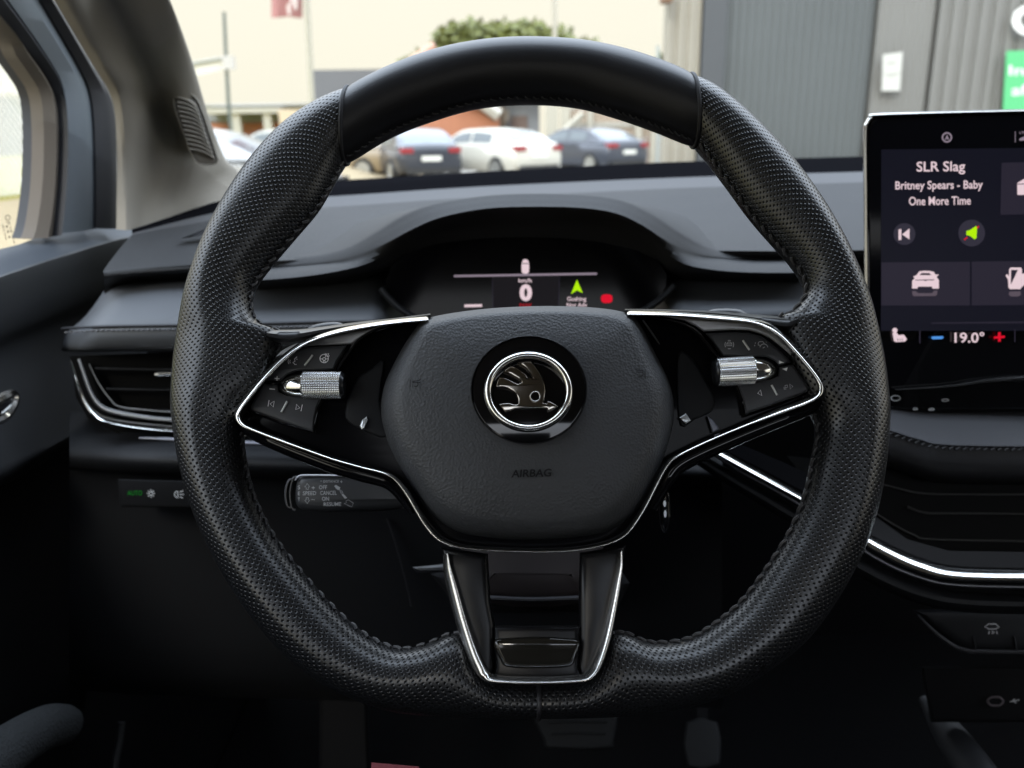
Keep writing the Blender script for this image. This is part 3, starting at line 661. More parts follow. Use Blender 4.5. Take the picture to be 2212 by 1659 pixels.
# spokes: gloss black carrier, chrome frame
CHP = [(925, 688), (860, 694), (800, 702), (740, 713), (690, 727), (650, 745), (610, 775), (570, 815), (535, 858), (517, 884), (514, 900), (524, 915), (548, 927), (600, 947), (660, 969), (720, 990), (780, 1007), (830, 1020), (856, 1036), (880, 1066), (900, 1100), (922, 1135), (952, 1165), (1000, 1181), (1080, 1187), (1160, 1189), (1240, 1186), (1310, 1173), (1350, 1153), (1378, 1118), (1400, 1080), (1420, 1040), (1440, 1005), (1462, 984), (1520, 955), (1600, 921), (1680, 890), (1740, 868), (1766, 854), (1774, 838), (1768, 818), (1748, 790), (1718, 755), (1688, 724), (1658, 704), (1620, 692), (1540, 684), (1450, 678), (1355, 676)]
carr = CHP + [(1300, 668), (1180, 664), (1060, 668)]
SPG = mat('spoke_gloss', (.004, .004, .005), .14, spec=.07)
spoke = plate('spoke_frame', WPL, carr, -.014, .0045, SPG, wheel, bev=.002)
cw = []
for x, y in CHP:
    wv = 11
    if y < 760: wv = 12
    if x < 640 or x > 1640: wv = 16 if y < 925 else 12
    if 860 < x < 960 and y > 1030: wv = 14
    if 1330 < x < 1440 and y > 1000: wv = 13
    cw.append(wv)
strip('spoke_chrome', WPL, CHP, cw, .005, .0125, CHROME, wheel, sm=12, k=20, pw=2.2, sharp=None, tilt=(0, .0028))
for pth in ([(524, 918), (548, 935), (600, 958), (660, 982), (720, 1004), (780, 1022), (828, 1036), (852, 1052), (874, 1080), (892, 1110)], [(1774, 862), (1742, 886), (1682, 908), (1602, 940), (1524, 974), (1470, 1002), (1448, 1026), (1428, 1060), (1408, 1098)]):
    strip('spoke_underside', WPL, pth, [24, 30, 34, 36, 38, 38, 34, 30, 24, 14][:len(pth)], .011, .0, PIANO, wheel, sm=4, k=12, pw=2.8)
# leather edge on top of the spokes
for pth in ([(575, 722), (610, 727), (650, 724), (700, 714), (780, 701), (850, 692), (930, 681)], [(1350, 671), (1450, 673), (1540, 678), (1610, 686), (1655, 694), (1700, 700), (1725, 692)]):
    strip('spoke_leather', WPL, pth, [20, 30, 26, 18, 13, 10, 8] if pth[0][0] < 1000 else [8, 9, 12, 18, 26, 30, 20], .009, .003, PERF, wheel, sm=5)
# shift paddles behind the spokes
for pth in ([(655, 722), (668, 706), (695, 698), (730, 696), (746, 704), (752, 716), (750, 740), (660, 745)], [(1520, 700), (1524, 680), (1540, 668), (1590, 667), (1612, 676), (1626, 692), (1626, 720), (1520, 720)]):
    plate('shift_paddle', WPL, pth, -.034, -.026, SOFT, wheel, bev=.003, sm=3)

# airbag cover
HO = [(915, 692), (960, 679), (1060, 666), (1180, 661), (1290, 665), (1358, 678), (1385, 704), (1418, 768), (1446, 826), (1456, 880), (1450, 935), (1424, 1015), (1392, 1080), (1345, 1130), (1285, 1155), (1170, 1166), (1060, 1162), (985, 1148), (928, 1108), (884, 1042), (846, 975), (826, 920), (822, 878), (832, 826), (862, 764), (892, 716)]
HC = Vector((1140, 905)); HS_ = [(1.0, -.006), (1.0, .004), (.985, .0105), (.955, .0165), (.92, .0208), (.88, .0236), (.82, .0252), (.6, .0275), (.4, .0288), (.2, .0295), (.02, .0297)]
ho = cat([Vector((*p, 0)) for p in HO], 4, True)
def hub_geo():
    V = []
    for s, o in HS_:
        for q in ho:
            dx, dy = q.x - HC.x, q.y - HC.y
            # the top edge rolls over more tightly than the lower skirt
            top = max(0, -dy / 240); s2 = 1 - (1 - s) * (1 - .55 * top) if s > .8 else s
            V.append(WPL.pt(HC.x + dx * s2, HC.y + dy * s2, o))
    return V, gridf(len(HS_), len(ho), False, True)
hubo = fixn(mk('airbag_cover', *hub_geo(), HUBM, wheel, True, None, 60))
def hoff(x, y):
    a = math.atan2(y - HC.y, x - HC.x); best = min(ho, key=lambda q: abs(((math.atan2(q.y - HC.y, q.x - HC.x) - a + math.pi) % (2 * math.pi)) - math.pi))
    s = math.hypot(x - HC.x, y - HC.y) / math.hypot(best.x - HC.x, best.y - HC.y)
    for (s1, o1), (s0, o0) in zip(HS_[1:], HS_[2:]):
        if s0 <= s <= s1: return o0 + (o1 - o0) * (s - s0) / max(1e-6, s1 - s0)
    return HS_[-1][1]
text('lettering', 'AIRBAG', WPL, 1148, 1022, 86, 17, lambda x, y: hoff(x, y) + .0012, HUBT, hubo, slope=-.03, bold=.02, lean=.1)
hf = lambda x, y: hoff(x, y) + .0016
lines('horn_icon', WPL, [[(886, 820), (886, 836)], [(891, 824), (905, 822), (909, 818)], [(891, 826), (908, 826)], arc(898, 830, 5, -130, 60, 8)], 1.8, hf, HUBT, hubo)
lines('horn_icon', WPL, [[(1394, 797), (1394, 816)], [(1389, 801), (1377, 800), (1373, 797)], [(1389, 804), (1374, 804)], arc(1384, 808, 5, -130, 60, 8)], 1.8, hf, HUBT, hubo)

# emblem
em = plate('emblem_disc', WPL, [cE([p])[0] for p in circ(952, 857, 806, 72, 752)], .024, .0325, PIANO, wheel, bev=.0015)
def ering(name, cx, cy, rx, ry, w_, h, off, m, par, pw=2.0):
    return strip(name, WPL, cE(circ(cx, cy, rx, 48, ry)), w_, h, off, m, par, sm=3, closed=True, k=14, pw=pw)
ering('emblem_rim', 952, 857, 800, 746, 3, .0016, .0318, mat('gloss_rim', (.02, .02, .022), .15, coat=.5), em)
ering('emblem_ring', 948, 875, 562, 505, 19, .0042, .0330, CHROME, em, 2.2)
bird = [(790, 480), (840, 462), (910, 452), (985, 452), (1040, 520), (1095, 600), (1140, 690), (1170, 770), (1184, 860), (1175, 940), (1152, 1032), (1198, 1046), (1205, 1005), (1255, 1018), (1310, 1045), (1355, 1080), (1310, 1112), (1262, 1138), (1215, 1155), (1203, 1112), (1000, 1114), (850, 1118), (760, 1126), (700, 1155), (622, 1164), (570, 1108), (522, 1050), (600, 1036), (680, 1031), (730, 1048), (780, 1058), (806, 1042), (800, 980), (772, 915), (722, 870), (660, 840), (590, 822), (492, 818), (510, 740), (536, 682), (610, 686), (690, 712), (745, 745), (800, 772), (855, 748), (800, 700), (700, 642), (592, 606), (640, 552), (702, 516), (780, 545), (835, 580), (890, 622), (955, 694), (1006, 690), (968, 630), (905, 552), (850, 512)]
plate('emblem_bird', WPL, cE(bird), .0325, .0350, mat('emblem_chrome_dimmed', (.40, .37, .33), .13, 1), em, bev=.0011)  # bird's chrome darkened in its colour to imitate a dim cabin reflection
plate('emblem_eye', WPL, cE(circ(1040, 945, 56, 24)), .034, .0352, PIANO, em)
strip('emblem_eye_ring', WPL, cE(circ(1038, 944, 66, 24)), 3.4, .0008, .0350, CHROME, em, sm=2, closed=True, k=8)

# control pods
DIVM = mat('sky_glint_divider', (.85, .85, .83), .4, .1)  # pale diffuse colour stands in for sky reflected in chrome
PODM = mat('button_plastic', (.042, .043, .047), .4, spec=.4, bump=('noise', 900, .12, .0002))
def pod(side):
    c = cL if side == 'l' else cR
    if side == 'l':
        sat = [(560, 580), (640, 500), (760, 440), (900, 400), (1150, 345), (1440, 292), (1700, 245), (1950, 212), (1760, 270), (1620, 315), (1480, 375), (1390, 440), (1150, 450), (900, 462), (760, 490), (640, 560)]
        upb = [(440, 835), (520, 700), (640, 565), (760, 495), (900, 470), (1340, 452), (1300, 520), (1235, 620), (1195, 712), (1000, 722), (800, 728), (690, 772), (620, 838)]
        lob = [(430, 868), (585, 885), (595, 960), (680, 1004), (880, 1020), (1060, 1030), (1012, 1130), (985, 1260), (975, 1400), (640, 1285), (300, 1165), (292, 1115), (340, 1030)]
        und = [(250, 1120), (360, 890), (520, 640), (700, 490), (900, 440), (1420, 425), (1320, 560), (1230, 730), (1100, 1040), (1040, 1160), (1010, 1420), (640, 1320), (270, 1180)]
        dv = [(880, 672), (968, 558)], [(626, 1180), (690, 1062)]
        roll0, roll1, rt, rb = 872, 1285, 740, 1030; nose = [(605, 900), (625, 840), (690, 790), (780, 765), (866, 758), (866, 990), (760, 990), (660, 970), (615, 940)]
        capx = 1325
    else:
        sat = [(220, 130), (500, 138), (860, 150), (1150, 180), (1340, 225), (1480, 300), (1600, 420), (1700, 540), (1640, 560), (1540, 470), (1440, 390), (1330, 330), (1190, 290), (1000, 285), (690, 300), (600, 240), (480, 180)]
        upb = [(712, 322), (1000, 308), (1180, 313), (1320, 350), (1425, 425), (1555, 535), (1655, 638), (1515, 670), (1470, 622), (1380, 576), (1200, 572), (905, 565), (820, 445)]
        lob = [(1518, 694), (1668, 662), (1755, 790), (1840, 905), (1830, 950), (1750, 992), (1500, 1082), (1150, 1205), (1130, 1060), (1070, 885), (1250, 860), (1420, 825), (1508, 785)]
        und = [(670, 290), (1000, 280), (1200, 290), (1350, 330), (1560, 490), (1720, 680), (1880, 910), (1860, 970), (1520, 1110), (1130, 1240), (1100, 1060), (1020, 900), (880, 600)]
        dv = [(1122, 396), (1195, 502)], [(1435, 884), (1498, 996)]
        roll0, roll1, rt, rb = 1232, 838, 588, 885; nose = [(1500, 715), (1480, 670), (1420, 630), (1340, 606), (1236, 604), (1236, 840), (1330, 832), (1420, 815), (1490, 770)]
        capx = 785
    pb = plate('button_pod', WPL, c(und), .0, .0075, PIANO, wheel, bev=.002)
    plate('pod_trim', WPL, c(sat), .003, .0100, SATIN, pb, bev=.002)
    b1 = plate('pod_button', WPL, c(upb), .004, .0105, PODM, pb, bev=.0016)
    b2 = plate('pod_button', WPL, c(lob), .004, .0105, PODM, pb, bev=.0016)
    for (a, b_), bb in ((dv[0], b1), (dv[1], b2)): strip('button_divider', WPL, c([a, ((a[0] + b_[0]) / 2, (a[1] + b_[1]) / 2), b_]), 4.6, .0011, .0106, DIVM, bb, sm=3, k=8)
    OI = .0109
    L_ = lambda l: [c(p) for p in l]
    if side == 'l':
        lines('button_icon', WPL, L_([[(798, 575), (770, 600), (775, 625), (750, 640), (770, 652), (768, 660), (792, 660)], arc(740, 628, 22, 130, 230, 6), arc(740, 628, 40, 140, 220, 6), [(790, 598), (800, 606)]]), 1.5, OI, ICON, b1)
        lines('button_icon', WPL, L_([circ(1093, 595, 46, 20) + [(1139, 595)], circ(1093, 600, 16, 10) + [(1109, 600)], [(1047, 598), (1077, 600)], [(1109, 600), (1139, 598)], [(1088, 616), (1082, 640)], [(1100, 616), (1106, 640)]] + [[(x, 580), (x + 8, 565), (x - 4, 552), (x + 4, 538)] for x in (1104, 1122, 1140)]), 1.6, OI, ICON, b1)
        flat('button_icon', WPL, L_([[(553, 806), (607, 812), (606, 822), (552, 816)], [(574, 786), (586, 787), (584, 838), (572, 837)]]), OI, WHITEI, b1)
        flat('button_icon', WPL, L_([[(497, 921), (556, 926), (556, 936), (497, 931)]]), OI, WHITEI, b2)
        lines('button_icon', WPL, L_([[(492, 1050), (480, 1118)], [(548, 1060), (502, 1090), (538, 1124), (548, 1060)]]), 1.4, OI, ICON, b2)
        lines('button_icon', WPL, L_([[(855, 1098), (840, 1170)], [(792, 1095), (828, 1135), (783, 1152), (792, 1095)]]), 1.4, OI, ICON, b2)
    else:
        lines('button_icon', WPL, L_([[(945, 455), (948, 432), (962, 415), (988, 415), (1002, 432), (1005, 455), (945, 455)], [(950, 436), (1000, 436)], arc(975, 443, 48, 145, 215, 6), arc(975, 443, 48, -35, 35, 6), arc(975, 443, 46, 70, 110, 6), arc(975, 443, 46, 250, 290, 6)]), 1.5, OI, ICOND, b1)
        lines('button_icon', WPL, L_([[(1288, 432), (1300, 412), (1340, 410), (1355, 430)], [(1290, 432), (1290, 448), (1310, 450)], arc(1352, 480, 44, 10, 170, 10), [(1340, 482), (1362, 468)], [(1262, 420), (1256, 432)], [(1254, 446), (1250, 460)], [(1376, 410), (1380, 420)]]), 1.5, OI, ICOND, b1)
        flat('button_icon', WPL, L_([[(1518, 615), (1575, 640), (1516, 652)]]), OI, WHITEI, b1)
        flat('button_icon', WPL, L_([[(1550, 708), (1612, 692), (1600, 732)]]), OI, WHITEI, b2)
        lines('button_icon', WPL, L_([[(1315, 938), (1285, 975), (1330, 1000), (1315, 938)]]), 1.5, OI, ICON, b2)
        lines('button_icon', WPL, L_([[(1635, 872), (1668, 900), (1640, 930), (1635, 872)], [(1582, 890), (1608, 884), (1612, 908), (1586, 914), (1582, 890)], [(1572, 905), (1574, 930), (1596, 926)]]), 1.5, OI, ICOND, b2)
    # thumb roller: knurled barrel with chrome nose
    p0, p1 = c([(roll0, (rt + rb) / 2 + (6 if side == 'l' else -12))])[0], c([(roll1, (rt + rb) / 2 + (2 if side == 'l' else 8))])[0]
    A, Bp = WPL.pt(*p0, .0095), WPL.pt(*p1, .0095)
    ax = (Bp - A); ln = ax.length; ax.normalize(); rr = abs(rb - rt) / 4.366 / 1.15732 / 2 / FD * (A - CAM).dot(FWD) * 1.02
    n1 = WPL.n; n2 = ax.cross(n1).normalized(); n1 = n2.cross(ax)
    nx, nth = 44, 76; V = []
    for i in range(nx + 1):
        for j in range(nth):
            th = 2 * math.pi * j / nth; t = i / nx; r_ = rr * (.965 + .035 * math.sin(math.pi * (.35 + .65 * t)))
            r_ += .0006 * (1 if (i % 2 == 1) and (j % 2 == 1) else 0)
            if i in (0, nx): r_ = rr * .955
            V.append(A + ax * (ln * t) + (n1 * math.cos(th) + n2 * math.sin(th)) * r_)
    ro = fixn(mk('thumb_roller', V, gridf(nx + 1, nth, False, True) , KNURL, pb, True, None, 25))
    V = []
    prof = [(1.0, .965), (1.004, 1.0), (1.02, 1.0), (1.035, .97), (1.06, .93), (1.09, .86), (1.10, .70), (1.102, 0.02)]
    for t, f_ in prof:
        for j in range(40):
            th = 2 * math.pi * j / 40; V.append(A + ax * (ln * t) + (n1 * math.cos(th) + n2 * math.sin(th)) * rr * f_)
    fixn(mk('roller_cap', V, gridf(len(prof), 40, False, True), mat('roller_cap_black', (.03, .032, .035), .25, .5), pb))
    V = []; nl = (265 if side == 'l' else 262) / 375 * .97; NP = 16
    for q_ in range(NP + 1):
        u_ = q_ / NP
        for j in range(40):
            th = 2 * math.pi * j / 40; f_ = .95 * max(.02, 1 - u_ ** 2.4) ** .62
            V.append(A - ax * (ln * (.02 + nl * u_)) + (n1 * math.cos(th) * .9 + n2 * math.sin(th)) * rr * f_ * .93 - WPL.n * (.002 * u_))
    fixn(mk('roller_nose', V, gridf(NP + 1, 40, False, True), CHROME, pb))
    V = []
    for t, f_ in ((-.02, .95), (-.018, 1.0), (.0, 1.0), (.004, .96)):
        for j in range(40):
            th = 2 * math.pi * j / 40; V.append(A + ax * (ln * t) + (n1 * math.cos(th) + n2 * math.sin(th)) * rr * f_)
    fixn(mk('roller_collar', V, gridf(4, 40, False, True), CHROME, pb))
    return pb
pod('l'); pod('r')
# curved gloss rail between pod and cover, recess slabs, and pale plates drawn as glints below
strip('pod_rail', WPL, cL([(1900, 225), (1700, 268), (1560, 330), (1450, 410), (1370, 520), (1290, 640), (1240, 720)]), [3, 6, 8, 10, 11, 10, 6], .004, .010, PIANO, wheel)
strip('pod_rail', WPL, cR([(150, 158), (330, 180), (500, 235), (620, 310), (720, 420), (800, 520), (860, 585)]), [3, 6, 8, 10, 11, 10, 6], .004, .010, PIANO, wheel)
strip('pod_rail', WPL, cR([(30, 175), (90, 260), (160, 360), (215, 440)]), [3, 4, 4, 2], .002, .0085, mat('rail_grey', (.10, .105, .11), .3), wheel)
plate('spoke_recess', WPL, cL([(1440, 820), (1620, 700), (1750, 620), (1700, 1050), (1780, 1450), (1480, 1360), (1330, 1250), (1350, 1040)]), .003, .0062, DARKP, wheel, bev=.0015, sm=3)
plate('spoke_recess', WPL, cR([(420, 540), (540, 560), (680, 760), (800, 1000), (815, 1110), (760, 1190), (600, 1260), (440, 1330), (400, 900)]), .003, .0062, DARKP, wheel, bev=.0015, sm=3)
MG = mat('bright_glint', (.65, .68, .70), .25, .6)  # glints on the gloss black spoke, put in as pale plates
plate('spoke_glint', WPL, cL([(1480, 1330), (1510, 1260), (1560, 1225), (1575, 1270), (1530, 1360), (1500, 1372)]), .004, .0085, MG, wheel, bev=.001)
plate('spoke_glint', WPL, cR([(425, 1240), (500, 1190), (560, 1275), (495, 1310)]), .004, .0085, MG, wheel, bev=.001)
plate('spoke_glint', WPL, cR([(735, 1225), (800, 1270), (870, 1365), (790, 1405)]), .004, .0075, mat('grey_glint', (.20, .21, .26), .3), wheel, bev=.001)

# lower V spoke
VL = [(952, 1182), (1054, 1196), (1060, 1300), (1070, 1352), (1070, 1440), (1062, 1478), (1036, 1452), (1010, 1390), (985, 1310), (964, 1240)]
VR_ = [(2300 - x + 6, y - 4) for x, y in VL]
VR_ = [(1352, 1178), (1252, 1194), (1250, 1300), (1250, 1352), (1248, 1440), (1258, 1478), (1284, 1452), (1304, 1390), (1326, 1300), (1340, 1240)]
SPB = mat('spoke_black', (.004, .004, .005), .32, spec=.3)
plate('lower_spoke', WPL, VL, -.016, .011, SPB, wheel, bev=.004)
plate('lower_spoke', WPL, VR_, -.016, .0111, SPB, wheel, bev=.004)
plate('lower_spoke_bridge', WPL, [(1066, 1352), (1254, 1352), (1250, 1440), (1262, 1470), (1160, 1480), (1060, 1472), (1068, 1440)], -.015, .0118, SPB, wheel, bev=.003)
plate('lower_spoke_pad', WPL, [(1066, 1384), (1110, 1377), (1160, 1375), (1210, 1377), (1252, 1384), (1243, 1420), (1230, 1440), (1160, 1444), (1096, 1441), (1080, 1424)], .005, .0155, mat('gloss_pad', (.012, .011, .009), .10, coat=.5), wheel, bev=.0025, sm=3)
vch = [(964, 1196), (966, 1225), (976, 1265), (992, 1325), (1012, 1388), (1030, 1432), (1046, 1456), (1072, 1467), (1160, 1470), (1250, 1466), (1276, 1454), (1292, 1425), (1308, 1375), (1322, 1310), (1333, 1250), (1339, 1215), (1340, 1190)]
strip('lower_spoke_chrome', WPL, vch, [10, 18, 24, 25, 25, 25, 24, 18, 17, 18, 24, 25, 24, 23, 20, 14, 8], .005, [.012, .012, .012, .013, .015, .017, .018, .018, .018, .018, .018, .017, .015, .013, .012, .012, .012], mat('satin_chrome', (.84, .83, .81), .26, 1, var=.06, noise=50), wheel, sm=12, k=20, pw=2.2, sharp=None, tilt=(.003, .004))

# ================================================================== STEERING COLUMN, STALKS
col = empty('steering_column', P(1150, 900, .56), 'dark plastic steering column shroud seen through the gap below the hub', 'steering column')
CPLN = Pl(1150, 1000, .56, nrm(24))
plate('column_shroud', CPLN, [(1000, 760), (1290, 755), (1320, 1000), (1300, 1200), (1262, 1300), (1045, 1300), (1000, 1210), (970, 1000)], -.14, .0, mat('reflection_tinted_plastic', (.020, .015, .016), .6), col, bev=.02, sm=3)  # reddish tint in the shroud colour imitates a red reflection
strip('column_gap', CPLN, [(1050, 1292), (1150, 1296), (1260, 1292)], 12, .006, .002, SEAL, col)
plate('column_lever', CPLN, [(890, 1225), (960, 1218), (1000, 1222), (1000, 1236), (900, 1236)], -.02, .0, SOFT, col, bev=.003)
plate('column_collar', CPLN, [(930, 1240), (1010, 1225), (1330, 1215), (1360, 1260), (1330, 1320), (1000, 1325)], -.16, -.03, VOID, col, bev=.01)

KS = Pl(740, 1065, .50, nrm(18, -4))
stk = empty('cruise_stalk', KS.pt(740, 1065), 'black cruise control stalk with white SET and SPEED lettering below the left spoke', 'control stalk')
sb = plate('stalk_body', KS, [(640, 1048), (646, 1034), (664, 1027), (740, 1026), (800, 1030), (846, 1042), (900, 1062), (1000, 1075), (1000, 1090), (900, 1094), (830, 1103), (700, 1105), (660, 1102), (643, 1094), (638, 1075)], -.024, 0, SOFT, stk, bev=.004, sm=3)
strip('stalk_edge', KS, cS([(340, 240), (365, 200), (420, 172), (600, 168), (900, 172), (1100, 178), (1230, 188)]), [3, 4, 5, 5, 5, 4, 2], .0012, -.0012, mat('stalk_edge_grey', (.30, .30, .33), .35), stk)
for dx, h_ in ((-8, 1.0), (-17, .86)):
    yc = 1066; strip('stalk_ring', KS, [(650 + dx, yc - 36 * h_), (640 + dx, yc - 30 * h_), (634 + dx, yc), (638 + dx, yc + 30 * h_), (646 + dx, yc + 36 * h_)], 6, .008, -.010, mat('stalk_ring_black', (.05, .05, .055), .3), stk)
D = ICOND
for s_, x, y, wd, ht in (('DISTANCE', 860, 252, 225, 36), ('S', 393, 340, 34, 58), ('E', 393, 428, 30, 52), ('T', 390, 515, 32, 52), ('SPEED', 546, 425, 195, 58), ('OFF', 742, 338, 118, 58), ('CANCEL', 822, 420, 240, 58), ('ON', 778, 506, 104, 58), ('RESUME', 880, 585, 255, 56), ('+', 600, 345, 46, 46), ('+', 1010, 256, 30, 36)):
    cx, cy = cS([(x, y)])[0]; sc = 1 / 5.821 / 1.15732
    text('lettering', s_, KS, cx, cy, wd * sc, ht * sc, .0006, D, sb, slope=-.01)
G = lines_geo(KS, [cS(p) for p in ([(512, 285), (550, 335), (530, 335), (530, 368), (496, 368), (496, 335), (475, 335), (512, 285)], [(512, 575), (550, 525), (530, 525), (530, 490), (496, 490), (496, 525), (475, 525), (512, 575)], [(572, 518), (625, 518)], [(700, 248), (728, 248)])], 1.2, .0006)
mk('stalk_icon', *G, D, sb, False)
flat('stalk_icon', KS, [cS([(905, 318), (930, 305), (1000, 345), (985, 352), (990, 375), (960, 378), (930, 355)]), cS([(1010, 440), (1040, 435), (1095, 495), (1060, 505)])], .0006, D, sb)
G = lines_geo(KS, [cS([(985, 385), (1005, 380), (1035, 425), (1010, 430), (985, 385)]), cS([(1075, 540), (1110, 520), (1185, 570), (1160, 625), (1050, 575), (1085, 560), (1075, 540)])], 1.1, .0006)
mk('stalk_icon', *G, D, sb, False)

SB = Pl(1435, 1103, .54, nrm(15, -35))
sbt = empty('start_button', SB.pt(1435, 1103), 'oval chrome edged start button on the column right of the hub', 'button')
plate('button_face', SB, circ(1436, 1103, 11, 28, 46), -.01, .002, PIANO, sbt, bev=.001)
strip('button_ring', SB, circ(1436, 1103, 11, 28, 47), 2.6, .0015, .002, mat('ring_dark_chrome', (.35, .35, .36), .15, 1), sbt, sm=2, closed=True, k=8)
flat('button_icon', SB, [circ(1436, 1088, 3, 10, 7), circ(1437, 1110, 3, 10, 8)], .0026, ICON, sbt)

# ================================================================== TOUCHSCREEN
TPL = Pl(2040, 560, .62, nrm(14, -4))
ts = empty('touchscreen', TPL.pt(2040, 560), 'tall dark touchscreen with pink lettering right of the steering wheel', 'touchscreen')
to = [(1868, 700), (1866, 450), (1865, 285), (1868, 262), (1878, 249), (1896, 243), (2100, 238), (2420, 231), (2420, 884), (2100, 886), (1960, 887), (1920, 882), (1880, 868), (1872, 840)]
body = plate('screen_body', TPL, to, -.016, -.001, PIANO, ts, bev=.002)
strip('screen_bezel', TPL, [(1872, 700), (1870, 450), (1869, 290), (1873, 266), (1882, 254), (1898, 248), (2100, 242), (2420, 235)], [10, 10, 10, 10, 10, 8, 4, 4], .006, -.003, mat('bezel_silver', (.42, .41, .38), .22, 1), ts, sm=6, k=12, pw=2.6)
plate('screen_glass', TPL, [(1880, 700), (1878, 450), (1877, 290), (1882, 268), (1894, 256), (1910, 253), (2100, 249), (2415, 243), (2415, 700)], -.001, .0012, SCRB, ts, bev=.0005)
flat('screen_panel', TPL, [cT([(250, 410), (1700, 395), (1700, 2200), (245, 2200)])], .0016, E_NAVY, ts)
flat('screen_tile', TPL, [cT([(250, 1525), (1125, 1518), (1125, 1950), (250, 1950)]), cT([(1142, 1517), (1700, 1510), (1700, 1945), (1142, 1950)]), cT([(1438, 540), (1700, 535), (1700, 1050), (1425, 1055)])], .0020, E_TILE, ts)
flat('screen_disc', TPL, [cT(circ(478, 1245, 108, 32)), cT(circ(1142, 1235, 132, 36))], .0020, E_DISC, ts)
sc = 1 / 3.95 / 1.15732
for s_, x, y, wd, ht, bo in (('SLR Slag', 838, 592, 480, 130, .012), ('Britney Spears - Baby', 820, 772, 862, 108, .012), ('One More Time', 828, 916, 610, 86, .012)):
    text('lettering', s_, TPL, *cT([(x, y)])[0], wd * sc, ht * sc, .0024, E_PINK, ts, slope=-.012, bold=bo)
lines('status_icon', TPL, [cT(circ(898, 290, 44, 24) + [(942, 290)])], 3.2, .0024, E_DIM, ts)
flat('status_icon', TPL, [cT([(900, 262), (922, 318), (898, 304), (875, 320)]), cT([(1615, 322), (1615, 300), (1665, 280), (1700, 280), (1700, 320)]), cT([(1570, 230), (1576, 230), (1576, 340), (1570, 340)])], .0024, E_DIM, ts)
text('lettering', 'LTE', TPL, *cT([(1645, 243)])[0], 60 * sc, 22 * sc, .0024, E_DIM, ts)
flat('skip_icon', TPL, [cT([(420, 1200), (448, 1195), (448, 1300), (420, 1305)]), cT([(455, 1248), (528, 1190), (528, 1298)])], .0026, E_PINK, ts)
flat('speaker_icon', TPL, [cT([(1090, 1215), (1125, 1205), (1185, 1165), (1195, 1180), (1190, 1285), (1170, 1296), (1125, 1262), (1090, 1255)])], .0026, E_GREEN, ts)
flat('speaker_icon', TPL, [cT([(1190, 1180), (1210, 1162), (1216, 1175), (1198, 1192)]), cT([(1064, 1298), (1095, 1272), (1105, 1280), (1072, 1306)])], .0029, E_RED, ts)
flat('box_icon', TPL, [cT([(1590, 742), (1660, 700), (1700, 700), (1700, 745), (1600, 748)]), cT([(1592, 755), (1700, 755), (1700, 858), (1594, 858)])], .0026, E_PINK, ts)
U = cU
flat('car_icon', TPL, [U([(612, 310), (614, 225), (640, 200), (625, 180), (660, 165), (690, 125), (740, 118), (810, 120), (850, 130), (868, 160), (905, 158), (880, 185), (905, 220), (905, 312), (835, 312), (828, 290), (680, 290), (668, 312)])], .0026, E_PINK, ts)
flat('car_icon', TPL, [U([(694, 165), (715, 142), (800, 142), (822, 165)]), U([(640, 215), (860, 212), (845, 222), (780, 222), (760, 230), (735, 222), (660, 224)])], .0030, E_TILE, ts)
flat('car_icon', TPL, [U([(612, 340), (650, 338), (680, 362), (830, 362), (850, 336), (890, 334), (885, 375), (870, 392), (630, 395), (616, 378)])], .0026, E_REFL, ts)
flat('phone_icon', TPL, [U([(1672, 100), (1690, 82), (1800, 82), (1812, 100), (1805, 300), (1795, 318), (1680, 318), (1664, 300), (1660, 215), (1632, 170), (1650, 152), (1670, 180)]), U([(1810, 150), (1850, 145), (1860, 250), (1806, 300)])], .0026, E_PINK, ts)
flat('phone_icon', TPL, [U([(1692, 108), (1768, 108), (1690, 270)])], .0030, E_TILE, ts)
flat('phone_icon', TPL, [U([(1672, 345), (1795, 340), (1800, 380), (1770, 398), (1690, 398), (1668, 378)])], .0026, E_REFL, ts)
flat('climate_line', TPL, [U([(820, 682), (2000, 668), (2000, 690), (820, 696)])], .0026, E_TILE, ts)
flat('climate_line', TPL, [U([(690, 770), (704, 770), (704, 910), (690, 910)]), U([(1728, 755), (1740, 755), (1740, 895), (1728, 895)])], .0026, E_TILE, ts)
flat('seat_icon', TPL, [U(circ(424, 768, 28, 14)), U([(398, 795), (440, 790), (465, 820), (520, 815), (540, 838), (555, 865), (535, 890), (440, 896), (415, 885)])], .0026, E_PINK, ts)
lines('seat_icon', TPL, [U([(x, 858), (x + 12, 884)]) for x in (450, 475, 500)], 1.2, .003, E_TILE, ts)
flat('minus_icon', TPL, [U([(820, 845), (835, 835), (945, 832), (958, 845), (940, 862), (835, 865)])], .0026, E_BLUE, ts)
text('lettering', '19.0°', TPL, *U([(1238, 845)])[0], 325 / 4.366 / 1.157, 118 / 4.366 / 1.157, .0026, E_PINK, ts, bold=.015)
flat('plus_icon', TPL, [U([(1505, 835), (1625, 825), (1625, 850), (1505, 860)]), U([(1550, 790), (1580, 788), (1580, 890), (1550, 892)])], .0026, E_RED, ts)
lines('ledge_icon', TPL, [U(circ(432, 1508, 50, 20, 28) + [(482, 1508)]), U(circ(975, 1530, 36, 14, 12) + [(1011, 1530)]), U(circ(648, 1625, 22, 12, 10) + [(670, 1625)]), U(circ(825, 1630, 30, 14, 10) + [(855, 1630)])], 2.2, .0006, ICOND, ts)
strip('screen_ledge', TPL, [(1935, 842), (2050, 835), (2130, 824), (2212, 818), (2420, 812)], [3, 6, 10, 14, 16], .004, .002, mat('ledge_gloss', (.02, .02, .02), .25), ts)

